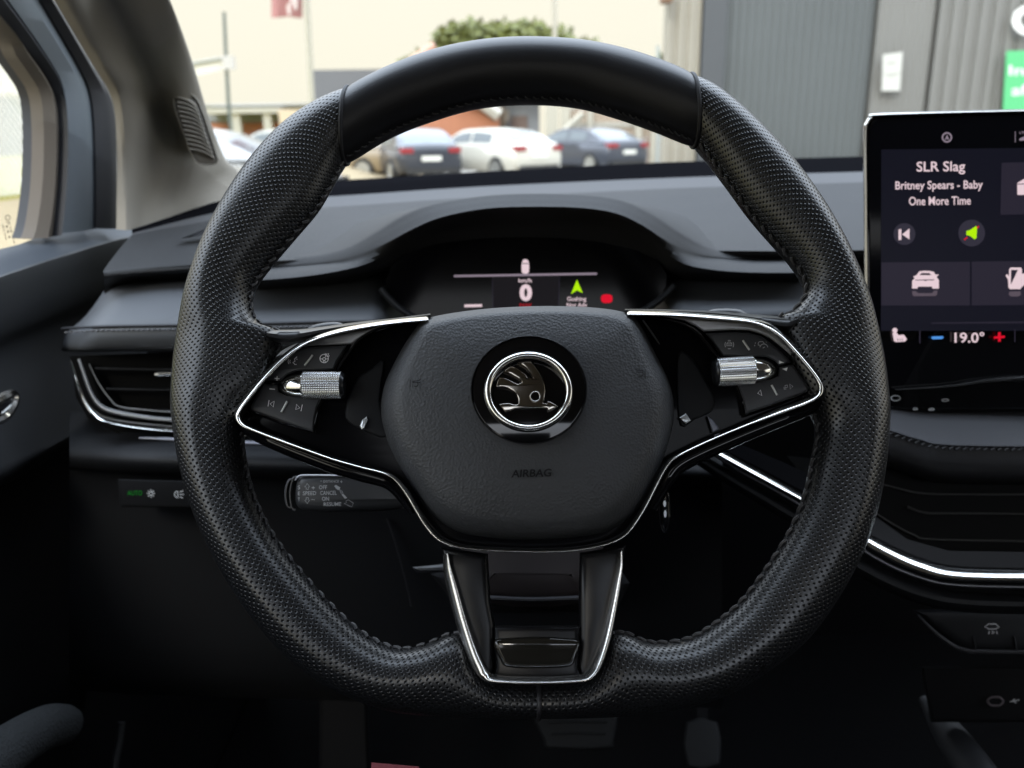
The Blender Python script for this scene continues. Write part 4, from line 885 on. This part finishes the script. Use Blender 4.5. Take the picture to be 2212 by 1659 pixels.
# ================================================================== CENTRE CONSOLE
con = empty('centre_console', P(2050, 1050, .62), 'centre stack with stitched leather shelf and chrome edged vents below the touchscreen', 'centre console')
sh = [(1800, 860, .66), (1870, 872, .64), (1925, 884, .63), (1990, 890, .63), (2100, 891, .63), (2450, 888, .63)]
sh1 = [(1790, 905, .63), (1860, 912, .61), (1915, 924, .60), (1985, 945, .595), (2070, 958, .59), (2450, 962, .59)]
sh2 = [(1780, 955, .63), (1850, 965, .61), (1910, 976, .60), (1980, 998, .595), (2070, 1014, .59), (2450, 1018, .59)]
CL = mat('console_leather', (.034, .034, .037), .55, spec=.3, bump=('grain', 900, .15, .0003), var=.08)
shelf = loft('leather_shelf', [sh, sh1, B(sh1, 8, -.002), sh2, B(sh2, 22, .015), B(sh2, 34, .05)], CL, con, sub=3, sm=5)
q = resamp(cat([Vector(v) for v in B(sh1, 11, -.0035)], 8), 90); G = []
for a, b_ in zip(q[::2], q[1::2]): G.append(tube3([P(a.x - 3, a.y + 2, a.z), P(a.x + 5, a.y - 3, a.z)], .0006, 5, 1))
fixn(mk('stitching', *join(G), DSTITCH, shelf))
V, F = tube3([P(a.x, a.y - 7, a.z + .0008) for a in q], .0011, 6, 1); fixn(mk('seam_groove', V, F, SEAL, shelf))
VN = Pl(2050, 1110, .62, nrm(20, -6))
plate('vent_recess', VN, [(1700, 985), (1850, 1000), (1930, 1010), (2450, 1030), (2450, 1225), (2040, 1222), (1960, 1195), (1880, 1145), (1760, 1060)], -.08, -.012, mat('vent_gloss', (.004, .004, .004), .5, spec=.08), con)
for pth in ([(1880, 1040), (1940, 1055), (1995, 1066), (2100, 1068), (2450, 1068)], [(1960, 1095), (2000, 1108), (2080, 1109), (2450, 1112)], [(1885, 1105), (1925, 1130), (1975, 1156), (2040, 1166), (2450, 1172)]):
    strip('vent_slat', VN, pth, 4.5, .003, -.010, mat('slat_brown', (.05, .048, .045), .45), con, sm=4)
MT = Pl(1900, 1180, .585, nrm(28, -8))
ctr_path = [(1500, 948), (1552, 976), (1610, 1008), (1680, 1046), (1742, 1080), (1800, 1114), (1857, 1155), (1922, 1192), (1984, 1219), (2058, 1237), (2212, 1242), (2450, 1244)]
strip('chrome_sweep', MT, ctr_path, [12, 15, 16, 17, 18, 22, 27, 30, 32, 32, 32, 32], .006, .004, CHROME, con, sm=6, k=16, pw=2.4, tilt=(0, .005))
plate('gloss_fillet', MT, [(1540, 948), (1605, 962), (1690, 998), (1770, 1034), (1850, 1085), (1905, 1126), (1960, 1165), (2050, 1190), (2450, 1196), (2450, 1232), (2050, 1228), (1975, 1206), (1910, 1172), (1850, 1136), (1740, 1064), (1640, 1010), (1550, 964)], -.03, .001, mat('gloss_fillet_black', (.006, .006, .007), .12, spec=.06), con)
strip('lower_trim', MT, [(1530, 975), (1600, 1018), (1680, 1062), (1760, 1110), (1850, 1178), (1920, 1220), (1990, 1248), (2060, 1263), (2212, 1268), (2450, 1270)], [5, 6, 6, 6, 7, 8, 8, 8, 8, 8], .004, .001, mat('trim_grey', (.12, .12, .13), .35, .4), con)
strip('lower_roll', MT, [(1500, 985), (1580, 1035), (1660, 1082), (1740, 1132), (1830, 1205), (1920, 1255), (2000, 1285), (2080, 1300), (2212, 1305), (2450, 1306)], [26, 30, 34, 36, 40, 44, 44, 44, 44, 44], .018, -.014, DARKP, con, k=14)
BP = Pl(2120, 1370, .62, nrm(20, -8))
bbar = plate('button_bar', BP, cv(1700, 1280, 2.572)([(1500, 630), (2600, 600), (2600, 905), (1870, 905), (1790, 870), (1640, 760)]), -.06, .0, DARKP, con, bev=.008)
strip('bar_edge', BP, c8([(1530, 660), (1640, 770), (1760, 860), (1850, 890), (1900, 895), (2180, 900), (2600, 898)]), [3, 7, 9, 10, 10, 9, 9], .003, .0, mat('bar_edge_grey', (.05, .05, .055), .4), bbar)
strip('bar_joint', BP, c8([(1888, 800), (1895, 840), (1905, 900)]), 2.5, .002, .001, SEAL, bbar); strip('bar_joint', BP, c8([(2150, 800), (2158, 840), (2168, 900)]), 2.5, .002, .001, SEAL, bbar)
lines('bar_icon', BP, [c8([(1960, 738), (1985, 720), (2030, 720), (2052, 740), (2030, 752), (1985, 752), (1960, 738)]), c8([(1990, 765), (1985, 785)]), c8([(2010, 762), (2008, 785), (2022, 770)]), c8([(2035, 765), (2040, 785)])], 2, .0006, ICOND, bbar)
UP_ = Pl(2150, 1515, .66, nrm(15, -8))
plate('port_panel', UP_, [(1990, 1440), (2450, 1440), (2450, 1560), (2010, 1560)], -.03, 0, VOID, con, bev=.004)
strip('usb_port', UP_, [(2140, 1507), (2150, 1506), (2160, 1507), (2167, 1515), (2160, 1523), (2150, 1524), (2140, 1523), (2133, 1515)], 5, .002, .002, mat('usb_rim', (.12, .10, .11), .5), con, sm=4, k=8, closed=True)
flat('usb_slot', UP_, [[(2139, 1512), (2162, 1512), (2162, 1518), (2139, 1518)]], .0045, VOID, con)
lines('usb_icon', UP_, [[(2182, 1516), (2202, 1512)], [(2188, 1514), (2192, 1509)], [(2190, 1515), (2196, 1519)]], 1.6, .0006, ICOND, con)
V, F = tube3([P(*c8([p])[0], d) for p, d in (((1560, 1200), .74), ((1660, 1330), .72), ((1780, 1500), .69), ((1900, 1680), .66), ((2000, 1850), .64))], [.004, .010, .014, .016, .018], 14, 6)
fixn(mk('console_side', V, F, mat('console_side_plastic', (.016, .017, .02), .6), con))

# ================================================================== PEDALS AND FLOOR BITS
RUB = mat('pedal_rubber', (.007, .0075, .008), .7, spec=.2)
bpl = Pl(1230, 1590, .92, nrm(40))
bp_ = empty('brake_pedal', bpl.pt(1230, 1590), 'wide dark brake pedal low in the black footwell', 'pedal')
pb_ = plate('pedal_pad', bpl, [(1150, 1510), (1300, 1510), (1335, 1520), (1325, 1600), (1310, 1618), (1190, 1618), (1175, 1600)], -.01, .004, RUB, bp_, bev=.004, sm=2)
strip('pedal_tread', bpl, [(1180, 1535), (1250, 1533), (1315, 1535)], 5, .002, .005, RUB, pb_, sm=2); strip('pedal_tread', bpl, [(1185, 1560), (1250, 1558), (1312, 1560)], 5, .002, .005, RUB, pb_, sm=2); strip('pedal_tread', bpl, [(1190, 1585), (1250, 1583), (1308, 1585)], 5, .002, .005, RUB, pb_, sm=2)
plate('pedal_arm', bpl, [(1220, 1380), (1260, 1380), (1262, 1530), (1222, 1530)], -.04, -.012, VOID, bp_)
apl = Pl(1520, 1600, .92, nrm(45))
ap_ = empty('accelerator_pedal', apl.pt(1520, 1600), 'narrow dark accelerator pedal right of the brake pedal', 'pedal')
plate('pedal_pad', apl, [(1482, 1560), (1550, 1560), (1556, 1640), (1545, 1656), (1486, 1656)], -.01, .004, RUB, ap_, bev=.004, sm=2)
plate('pedal_arm', apl, [(1505, 1430), (1530, 1430), (1530, 1580), (1506, 1580)], -.03, -.012, VOID, ap_)
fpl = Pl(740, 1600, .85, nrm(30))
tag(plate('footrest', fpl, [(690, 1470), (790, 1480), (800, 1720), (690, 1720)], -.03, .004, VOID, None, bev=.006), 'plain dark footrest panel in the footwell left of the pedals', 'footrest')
rp_ = Pl(850, 1660, .5, nrm(55))
tag(plate('red_strap', rp_, [(802, 1647), (905, 1656), (920, 1720), (800, 1720)], -.004, .0, mat('red_webbing', (.09, .006, .010), .8), None, bev=.001), 'dark red strap end at the bottom edge below the wheel', 'strap')

# ================================================================== OUTSIDE: BUILDINGS
def at(x, y, Y): return PY(x, y, Y)
def upright(name, x0, y0, x1, y1, Y, th, m, parent=None, ground=False):
    """box with its front face at distance Y, covering a region of the view"""
    a, b_ = at(x0, y1, Y), at(x1, y0, Y); z0 = 0 if ground else a.z
    return box(name, (a.x, Y, z0), (b_.x, Y + th, b_.z), m, parent)
CREAM = mat('cream_cladding', (.32, .295, .24), .6, var=.06, noise=2); SHUT = mat('shutter_grey', (.105, .115, .115), .5, var=.14, noise=.5); CLAD = mat('grey_cladding', (.19, .187, .172), .5, .0, var=.05, noise=2)
DKG = mat('door_frame_grey', (.07, .075, .08), .5)
YB = 13.0
hall = empty('industrial_hall', (at(1850, 300, YB).x, YB, 0), 'tall grey corrugated industrial hall with a wide shutter behind the touchscreen', 'building')
def corr(name, x0, x1, m, pitch, depth, Y, z0=0, z1=7.5, tp=.35):
    n = int((x1 - x0) / pitch); pts = []
    for i in range(n):
        b0 = x0 + i * pitch
        pts += [(b0, Y), (b0 + pitch * tp, Y), (b0 + pitch * .5, Y + depth), (b0 + pitch * (.5 + tp), Y + depth)]
    pts.append((x0 + n * pitch, Y))
    V = [Vector((x, y, z)) for z in (z0, z1) for x, y in pts]; k = len(pts)
    V += [Vector((x0 + n * pitch, Y + .25, z)) for z in (z0, z1)] + [Vector((x0, Y + .25, z)) for z in (z0, z1)]
    F = gridf(2, k) + [(k - 1, 2 * k, 2 * k + 1, 2 * k - 1), (0, k, 2 * k + 3, 2 * k + 2), (2 * k, 2 * k + 2, 2 * k + 3, 2 * k + 1)]
    return fixn(mk(name, V, F, m, hall, False))
xa, xb, xc, xd = at(1437, 200, YB).x, at(1519, 200, YB).x, at(1884, 200, YB).x, at(2500, 200, YB).x
corr('wall', xa, xb - .05, CREAM, .16, .04, YB)
corr('shutter', xb + .28, xc - .03, SHUT, .12, .022, YB + .12, .0, 7.2)
box('shutter_frame', (xb - .05, YB - .02, 0), (xb + .28, YB + .3, 7.4), DKG, hall)
corr('wall', xc, at(2010, 200, YB).x, CLAD, .10, .012, YB + .05)
corr('wall', at(2010, 200, YB).x, xd + 4, CLAD, .20, .05, YB)
box('back_wall', (xa + .15, YB + .35, 0), (xd + 4, YB + 1.2, 7.45), CREAM, hall)
box('wall_lamp', (at(1425, 4, YB).x, YB - .3, at(1425, 10, YB).z), (at(1445, 4, YB).x, YB, at(1425, -30, YB).z), mat('rust_brown', (.2, .11, .06), .6), hall)
class PlY:
    def __init__(s, Y): s.Y = Y; s.o = Vector((2, Y, 1))
    def pt(s, x, y, off=0): return at(x, y, s.Y - off)
wn = empty('wall_notice', at(1926, 155, YB - .06), 'small white double notice plate fixed to the grey cladding right of the shutter', 'notice')
pn = PlY(YB - .06); WS = mat('white_sheet', (.55, .545, .50), .5)
mk('notice_plate', *plate_geo(pn, [(1907, 118), (1950, 112), (1944, 196), (1904, 197)], .0, .02), WS, wn, False)
lines('notice_mark', pn, [[(1916, 138), (1936, 136)], [(1918, 134), (1933, 133)], [(1908, 160), (1946, 157)], [(1918, 165), (1935, 163)]], 2.2, .024, mat('notice_grey', (.45, .45, .40), .6), wn)
gs = empty('green_sign', at(2200, 170, YB - .08), 'bright green sign with white lettering at the right edge of the hall', 'sign')
pg = PlY(YB - .08)
mk('sign_board', *plate_geo(pg, [(2174, 110), (2420, 104), (2420, 330), (2160, 330)], .0, .03), mat('sign_green', (.10, .48, .19), .5), gs, False)
WL_ = mat('white_letters', (.85, .85, .80), .5)
text('lettering', 'Indlev', pg, 2240, 152, 120, 22, .034, WL_, gs); text('lettering', 'af hjul', pg, 2240, 196, 110, 30, .034, WL_, gs, slope=-.05)
cs = empty('wall_lettering', at(2260, 40, YB - .05), 'large white letters mounted on the cladding above the green sign', 'lettering')
pc = PlY(YB - .05)
text('letter', 'Center', pc, 2350, 44, 330, 70, .06, WL_, cs, bold=.03)

BRICK = mat('orange_brick', (.40, .17, .095), .85, var=.12, noise=3); WHT = mat('white_render', (.42, .40, .34), .7, var=.05); GREYB = mat('grey_sheet', (.13, .137, .142), .6, var=.08, noise=.6)
YH = 42.0
bh = empty('brick_house', (at(900, 250, YH).x, YH, 0), 'orange brick gable house with white eaves behind the parked cars', 'house')
def gable(par):
    a = at(640, 330, YH); ap = at(955, 95, YH); b_ = at(1075, 245, YH)
    pts = [(a.x, 0), (b_.x + .2, 0), (b_.x, b_.z), (at(1000, 130, YH).x, ap.z - .3), (ap.x - .8, ap.z - .3), (at(700, 270, YH).x, at(700, 268, YH).z), (a.x, at(640, 300, YH).z)]
    V = [Vector((x, y, z)) for y in (YH, YH + 9) for x, z in pts]; n = len(pts)
    F = [tuple(range(n)), tuple(range(n, 2 * n))[::-1]] + [(i, (i + 1) % n, n + (i + 1) % n, n + i) for i in range(n)]
    return fixn(mk('wall', V, F, BRICK, par, False))
gable(bh)
V, F = tube3([at(680, 280, YH - .3), at(830, 175, YH - .3), at(940, 98, YH - .3)], .22, 6, 1); fixn(mk('gable_trim', V, F, mat('pink_trim', (.55, .34, .26), .7), bh))
V, F = tube3([at(985, 200, YH - .3), at(1040, 222, YH - .3), at(1078, 250, YH - .3)], .32, 6, 1); fixn(mk('gable_trim', V, F, WHT, bh))
YG = 55.0
gw = upright('grey_warehouse', 678, 148, 905, 260, YG, 14, GREYB, None, True); tag(gw, 'dark grey flat roofed warehouse behind the brick gable and flagpole', 'warehouse')
gw2 = empty('grey_workshop', (at(1130, 260, 48).x, 48, 0), 'low blue grey workshop building between the brick gable and the fence', 'workshop')
upright('wall', 1010, 205, 1165, 330, 48, 8, mat('blue_grey_wall', (.30, .33, .36), .7, var=.1, noise=1), gw2, True)
upright('canopy', 1030, 238, 1100, 262, 47.4, .5, WHT, gw2)
upright('door', 1105, 250, 1140, 320, 47.9, .08, mat('brown_door', (.22, .17, .15), .7), gw2)
sh_ = empty('roadside_shop', (at(560, 270, 36).x, 36, 0), 'low shop with orange fascia and pale canopy beyond the pillar', 'shop')
YS = 36
upright('wall', 380, 228, 672, 330, YS, 8, mat('shop_wall', (.42, .40, .36), .7, var=.1), sh_, True)
upright('roof', 380, 222, 676, 231, YS - .4, 9, mat('shop_roof', (.40, .40, .38), .7), sh_)
upright('fascia', 400, 247, 665, 262, YS - .15, .14, mat('shop_grey_band', (.28, .30, .33), .6), sh_)
upright('orange_band', 400, 264, 665, 302, YS - .2, .18, BRICK, sh_)
upright('canopy', 440, 232, 600, 246, YS - 1.4, 1.2, WHT, sh_)
V = [at(600, 236, YS - 1.5), at(655, 236, YS - 1.5), at(622, 272, YS - 1.5), at(605, 272, YS - 1.5)]
mk('canopy_gusset', V + [v + Vector((0, .4, 0)) for v in V], [(0, 1, 2, 3), (7, 6, 5, 4), (0, 4, 5, 1), (1, 5, 6, 2), (2, 6, 7, 3), (3, 7, 4, 0)], mat('tan_gusset', (.55, .45, .33), .7), sh_, False)
for x in (508, 575): upright('post', x, 240, x + 8, 330, YS - 1.3, .3, WHT, sh_, True)

# fences, posts, poles
wf = empty('slatted_fence', (at(1350, 300, 30).x, 30, 0), 'pale wooden slat fence with upright posts right of the parked cars', 'fence')
WOOD = mat('pale_wood', (.34, .25, .18), .8, var=.1, noise=4); G = []
a, b_ = at(1225, 260, 30), at(1440, 260, 30); n = 34
for i in range(n):
    x = a.x + (b_.x - a.x) * i / n; G.append(box_geo(x, 30, 0, x + (b_.x - a.x) / n * .7, 30.05, a.z + .35 + .1 * (i % 3 == 0)))
mk('slat_panel', *join(G), WOOD, wf, False)
upright('rail', 1225, 262, 1440, 275, 29.9, .06, WHT, wf); upright('rail', 1225, 225, 1440, 240, 31, .06, WHT, wf)
POST = mat('cream_post', (.44, .41, .33), .6)
for x, y0, wd in ((1180, 190, 26), (1212, 185, 20), (1268, 200, 14), (1372, 210, 16), (1405, 215, 14)):
    upright('post', x, y0, x + wd, 330, 29.6, .2, POST, wf, True)
V, F = tube3([at(1195, 305, 29.3), at(1260, 245, 29.3)], .12, 6, 1); fixn(mk('brace', V, F, POST, wf))
def pole(name, x0, y0, x1, y1, Y, r0, r1, m, par=None):
    a = at(x1, y1, Y); t = at(x0, y0, Y); t.y = Y
    V, F = tube3([Vector((a.x, Y, 0)), a, t], [r1, r1, r0], 10, 2); return fixn(mk(name, V, F, m, par))
fp = empty('flagpole', (at(664, 200, 20).x, 20, 0), 'tall white flagpole in front of the grey warehouse', 'flagpole')
pole('pole', 660, -60, 676, 250, 20, .055, .065, mat('white_pole', (.40, .38, .31), .6), fp)
fl = empty('red_flag', at(620, 0, 20), 'faded dark red banner flag with white motif hanging beside the flagpole', 'flag')
V = []; n = 10
for i in range(9):
    for j in range(n):
        p = at(585 + 67 * j / (n - 1), -90 + 127 * i / 8 + 2 * math.sin(j), 20); p.y += .05 * math.sin(j * 1.3 + i * .3); V.append(p)
FLG = mat('flag_red', (.36, .17, .16), .8, var=.2, noise=1.5)
F = gridf(9, n); V2_ = V + [v + Vector((0, .01, 0)) for v in V]; F += [tuple(i + len(V) for i in q[::-1]) for q in F]
mk('cloth', V2_, F, FLG, fl)
lines('flag_mark', PlY(19.85), [[(612, -40), (632, -28), (615, -14), (634, 0), (622, 14), (626, 30)], [(640, -30), (638, 20)]], 7, 0, mat('flag_white', (.62, .55, .52), .8), fl)
lp = empty('dark_lamppost', (at(490, 150, 26).x, 26, 0), 'thin dark green lamppost with a pale sign arm beside the pillar', 'lamppost')
pole('post', 484, 26, 494, 230, 26, .045, .055, mat('dark_green_post', (.10, .12, .11), .6), lp)
V, F = tube3([at(400, 140, 26), at(450, 131, 26), at(492, 124, 26)], .035, 6, 3); fixn(mk('arm', V, F, mat('grey_arm', (.33, .34, .32), .6), lp))
mk('sign_panel', *plate_geo(PlY(26.1), [(400, 138), (492, 128), (494, 148), (400, 168)], 0, .05), mat('pale_panel', (.66, .64, .58), .6), lp, False)
upright('lamp_head', 482, 120, 503, 150, 25.9, .15, mat('lamp_grey', (.5, .48, .46), .5), lp)
tag(pole('street_pole', 1196, -60, 1200, 200, 34, .09, .10, mat('stone_grey_pole', (.42, .39, .32), .7)), 'plain grey street pole rising behind the tree', 'pole')
tag(pole('thin_mast', 1421, 98, 1423, 250, 27, .05, .06, mat('mast_grey', (.35, .38, .36), .6)), 'thin grey mast at the left corner of the industrial hall', 'mast')

# trees
def tree(name, x0, x1, ytop, ybase, Y, n, label, seed):
    rnd = random.Random(seed); c = at((x0 + x1) / 2, ybase, Y); wx = (at(x1, ybase, Y).x - at(x0, ybase, Y).x) / 2; hz = at(x0, ytop, Y).z - c.z
    root = empty(name, (c.x, Y, 0), label, 'tree')
    V, F = tube3([Vector((c.x, Y, 0)), Vector((c.x + .1, Y, c.z * .6)), Vector((c.x, Y, c.z + hz * .3))], [.3, .24, .1], 8, 3); fixn(mk('trunk', V, F, mat('bark', (.12, .09, .06), .9), root))
    cl = [(c.x + wx * rnd.uniform(-.8, .8), Y + rnd.uniform(-1.5, 1.5), 0) for _ in range(26)]
    cl = [(x, y, c.z + hz * (.82 * math.sqrt(max(.05, 1 - ((x - c.x) / wx) ** 2)) * rnd.uniform(.45, 1.0))) for x, y, z in cl]
    V, F = [], []
    for i in range(n):
        x, y, z = rnd.choice(cl); r = wx * .24; d = Vector((rnd.gauss(0, 1), rnd.gauss(0, 1), rnd.gauss(0, 1))).normalized() * r * rnd.uniform(.5, 1)
        p = Vector((x, y, z)) + d * .8; s = rnd.uniform(.12, .30); u = Vector((rnd.gauss(0, 1), rnd.gauss(0, 1), rnd.gauss(0, 1))).normalized(); v = u.orthogonal().normalized()
        b0 = len(V); V += [p - u * s, p + v * s * .6, p + u * s, p - v * s * .6]; F.append((b0, b0 + 1, b0 + 2, b0 + 3))
    mk('crown', V, F, mat('leaf_green', (.115, .125, .018), .6, var=.5, noise=1.2), root, False)
tree('roundheaded_tree', 835, 1320, 58, 205, 46, 11000, 'broad olive green tree crown showing above the top of the wheel', 3)
tree('small_tree', 1392, 1450, 112, 220, 33, 1200, 'small green tree at the left corner of the grey hall', 5)

# ------------------------------------------------------------------ grass bank, chain link fence on the left
xs_ = [(-2.2, .0), (-3.0, .10), (-3.8, .22), (-4.6, .45), (-5.2, .66), (-6.5, .78), (-9, .92), (-40, 1.0)]
def bank(name, prof, m, label):
    V = [Vector((x, y, z)) for y in (-6, 2, 10, 20, 40) for x, z in prof] + [Vector((x, y, -.3)) for y in (-6, 40) for x, z in prof]
    n = len(prof); F = gridf(5, n); return tag(mk(name, V, F, m, None), label, kind='structure')
bank('sand_verge', xs_[:5], mat('sandy_soil', (.29, .225, .13), .95, bump=('noise', 12, .8, .05), var=.2, noise=2), 'pale sandy verge outside the side window')
bank('grass_bank', xs_[4:], mat('dry_grass', (.21, .18, .025), .95, bump=('noise', 20, .8, .08), var=.3, noise=3), 'yellow green grass bank outside the side window')
cf = empty('chain_link_fence', (-5.4, 9, .7), 'thin wire chain link fence on the grass outside the side window', 'fence')
WIRE = mat('fence_wire', (.75, .73, .66), .5); G = []; y0f, y1f, z0f, z1f, pt = 6.5, 13.5, .68, 2.2, .10
h = z1f - z0f
i = -int(h / pt)
while y0f + i * pt < y1f:
    for s in (1, -1):
        ya = y0f + i * pt; yb = ya + h
        za, zb = (z0f, z1f) if s > 0 else (z1f, z0f)
        lo, hi = max(ya, y0f), min(yb, y1f)
        if hi > lo:
            f0, f1 = (lo - ya) / h, (hi - ya) / h; r_ = .008
            p, q = Vector((-5.4 + .004 * s, lo, za + (zb - za) * f0)), Vector((-5.4 + .004 * s, hi, za + (zb - za) * f1))
            G.append(tube3([p, q], r_, 4, 1))
    i += 1
mk('wire_mesh', *join(G), WIRE, cf, False)
for y in (6.5, 9.0, 11.5, 13.5):
    V, F = tube3([Vector((-5.45, y, .4)), Vector((-5.45, y, 2.25))], .035, 10, 1); mk('post', V, F, WIRE, cf)
V, F = tube3([Vector((-5.45, 6.5, 2.22)), Vector((-5.45, 13.5, 2.22))], .02, 8, 1); mk('rail', V, F, WIRE, cf)
pw = empty('concrete_wall', (-11, 14, .9), 'pale concrete panel wall behind the chain link fence', 'wall')
box('wall_panel', (-11.3, 4, .6), (-11, 30, 2.15), mat('pale_concrete', (.10, .102, .095), .9, var=.1, noise=1), pw)
box('wall_cap', (-11.35, 4, 2.15), (-10.95, 30, 2.25), mat('cap_tan', (.34, .29, .2), .9), pw)
for y in range(6, 30, 3): box('wall_pier', (-11, y, .6), (-10.9, y + .25, 2.15), mat('pier_grey', (.13, .13, .12), .9), pw)

# ------------------------------------------------------------------ parked cars
TYRE = mat('tyre', (.02, .02, .02), .8); RIM = mat('alloy', (.45, .45, .42), .35, .6); CGL = mat('car_glass', (.10, .12, .13), .08, spec=.8); TAIL = mat('tail_red', (.30, .035, .04), .3); PLT = mat('plate_white', (.80, .80, .72), .5)
DKT = mat('car_trim', (.03, .03, .03), .6)
def car(name, x, y, yaw, col, label, H=1.45, L=4.5, Wd=1.82, fast=True, metal=.3):
    root = empty(name, (x, y, 0), label, 'car', 'cars parked across the lot')
    paint = mat('paint', col, .28, 0, .5, coat=.6); ca, sa = math.cos(yaw), math.sin(yaw)
    def T_(p): return Vector((x + p[0] * ca - p[1] * sa, y + p[0] * sa + p[1] * ca, p[2]))
    l = L / 2; hw = Wd / 2
    # y, bottom z, belt z, deck z, width factor
    secs = [(-l, .45, .70, .78, .80), (-l + .08, .30, .78, .98, .92), (-l + .35, .26, .84, 1.02, .98), (-l + 1.0, .24, .88, 1.0, 1), (-.4, .24, .90, .97, 1), (.8, .24, .88, .95, 1), (l - .9, .24, .82, .90, .99), (l - .3, .26, .70, .76, .95), (l - .06, .34, .58, .62, .86), (l, .42, .5, .54, .74)]
    secs = cat([Vector((a, b, c)) for a, b, c, d, e in secs], 3), cat([Vector((d, e, 0)) for a, b, c, d, e in secs], 3)
    V = []; 
    for s1, s2 in zip(*secs):
        wv = hw * s2.y; pr = [(-.55, s1.y), (-.93, s1.y + .02), (-1, s1.y + .22), (-.99, (s1.y + s1.z) / 2 + .1), (-.96, s1.z), (-.80, s2.x), (-.3, s2.x + .03)]
        pr += [(-a, b) for a, b in pr[::-1]]
        V += [T_((a * wv, s1.x, b)) for a, b in pr]
    k = 14; n = len(secs[0]); F = gridf(n, k, False, True) + [tuple(range(k))[::-1], tuple(range((n - 1) * k, n * k))]
    fixn(mk('body', V, F, paint, root, True, None, 50))
    # cabin: roofline
    rl = [(-l + (.30 if fast else .12), 1.0, .86), (-l + (.75 if fast else .30), H - .22, .80), (-l + (1.25 if fast else .75), H - .06, .74), (-.35, H, .72), (.35, H - .04, .73), (.85, H - .22, .78), (1.35, .97, .88)]
    rr = cat([Vector(q) for q in rl], 4); nc = 12
    def cab(t, s):
        i = min(len(rr) - 2, int(t * (len(rr) - 1))); f = t * (len(rr) - 1) - i; q = rr[i].lerp(rr[i + 1], f); zb = .93; top = q.y; wt = hw * q.z; wb = hw * .93
        # s 0..1 around: left belt -> roof -> right belt
        if s < .3: u = s / .3; p = (-(wb + (wt - wb) * u), q.x, zb + (top - .03 - zb) * u)
        elif s > .7: u = (1 - s) / .3; p = ((wb + (wt - wb) * u), q.x, zb + (top - .03 - zb) * u)
        else: u = (s - .3) / .4; p = (-wt + 2 * wt * u, q.x, top - .03 + .03 * math.sin(math.pi * u))
        return p
    V = [T_(cab(i / 24, j / 20)) for i in range(25) for j in range(21)]
    fixn(mk('roof', V, gridf(25, 21), paint, root, True, None, 50))
    def patch(nm, t0, t1, s0, s1, off=.012, nt=8, ns=6):
        V = []
        for i in range(nt + 1):
            for j in range(ns + 1):
                t, s = t0 + (t1 - t0) * i / nt, s0 + (s1 - s0) * j / ns; p = Vector(cab(t, s)); c = Vector((0, p.y, .9)); d = (p - c).normalized() * off
                V.append(T_(p + d))
        return fixn(mk(nm, V, gridf(nt + 1, ns + 1), CGL, root))
    for a, b in ((.06, .24), (.76, .94)):
        patch('side_window', .30, .52, a, b); patch('side_window', .54, .80, a, b)
    patch('rear_window', .03, .30, .34, .66); patch('windscreen', .74, .97, .33, .67)
    for sx in (-1, 1):
        for yy in (-l + .80, l - .85):
            c = Vector((sx * (hw - .10), yy, .33)); V = []
            for r_, dx in ((.20, .02), (.30, .0), (.33, .03), (.33, .18), (.30, .21)):
                for j in range(20):
                    th = 2 * math.pi * j / 20; V.append(T_((c.x + sx * (.13 - dx), c.y + r_ * math.cos(th), c.z + r_ * math.sin(th))))
            wo = fixn(mk('wheel', V, gridf(5, 20, False, True), TYRE, root)); V = []
            for r_, dx in ((.0, .03), (.08, .01), (.20, .02), (.225, .0), (.225, .05)):
                for j in range(20):
                    th = 2 * math.pi * j / 20; V.append(T_((c.x + sx * (.135 - dx), c.y + max(r_, .002) * math.cos(th), c.z + max(r_, .002) * math.sin(th))))
            fixn(mk('rim', V, gridf(5, 20, False, True), RIM, wo))
        V, F = box_geo(sx * hw * .52, -l - .015, .80, sx * hw * .88, -l + .25, .93); mk('tail_light', [T_(v) for v in V], F, TAIL, root, False)
        V, F = box_geo(sx * (hw + .02), .72, .95, sx * (hw + .16), .85, 1.07); mk('mirror', [T_(v) for v in V], F, paint, root, False)
    V, F = box_geo(-.26, -l - .02, .60, .26, -l + .05, .72); mk('number_plate', [T_(v) for v in V], F, PLT, root, False)
    V, F = box_geo(-hw * .75, -l - .01, .28, hw * .75, -l + .1, .42); mk('bumper', [T_(v) for v in V], F, DKT, root, False)
    return root
def gx(px, Y): return at(px, 330, Y).x
car('parked_car', gx(1054, 24), 25.4, R(38), (.60, .58, .50), 'white coupe parked in the middle of the row, seen through the wheel', H=1.42, L=4.6)
car('parked_car', gx(882, 24), 24.6, R(20), (.03, .034, .045), 'dark grey hatchback with white plate left of the white coupe', H=1.45)
car('parked_car', gx(1268, 27), 28.6, R(35), (.045, .052, .07), 'dark blue grey saloon at the right end of the row near the fence', H=1.42)
car('parked_car', gx(725, 25), 25.6, R(72), (.26, .20, .12), 'bronze beige car lowest at the left, under the dark hatchback', H=1.22, L=4.0)
car('parked_car', gx(388, 13), 13.6, R(-97), (.33, .33, .32), 'silver car close behind the pillar with its bonnet towards the wheel', H=1.42, L=4.5)
car('parked_car', gx(610, 27), 27.5, R(60), (.45, .45, .41), 'pale white car farther back between pillar and wheel rim', H=1.5)
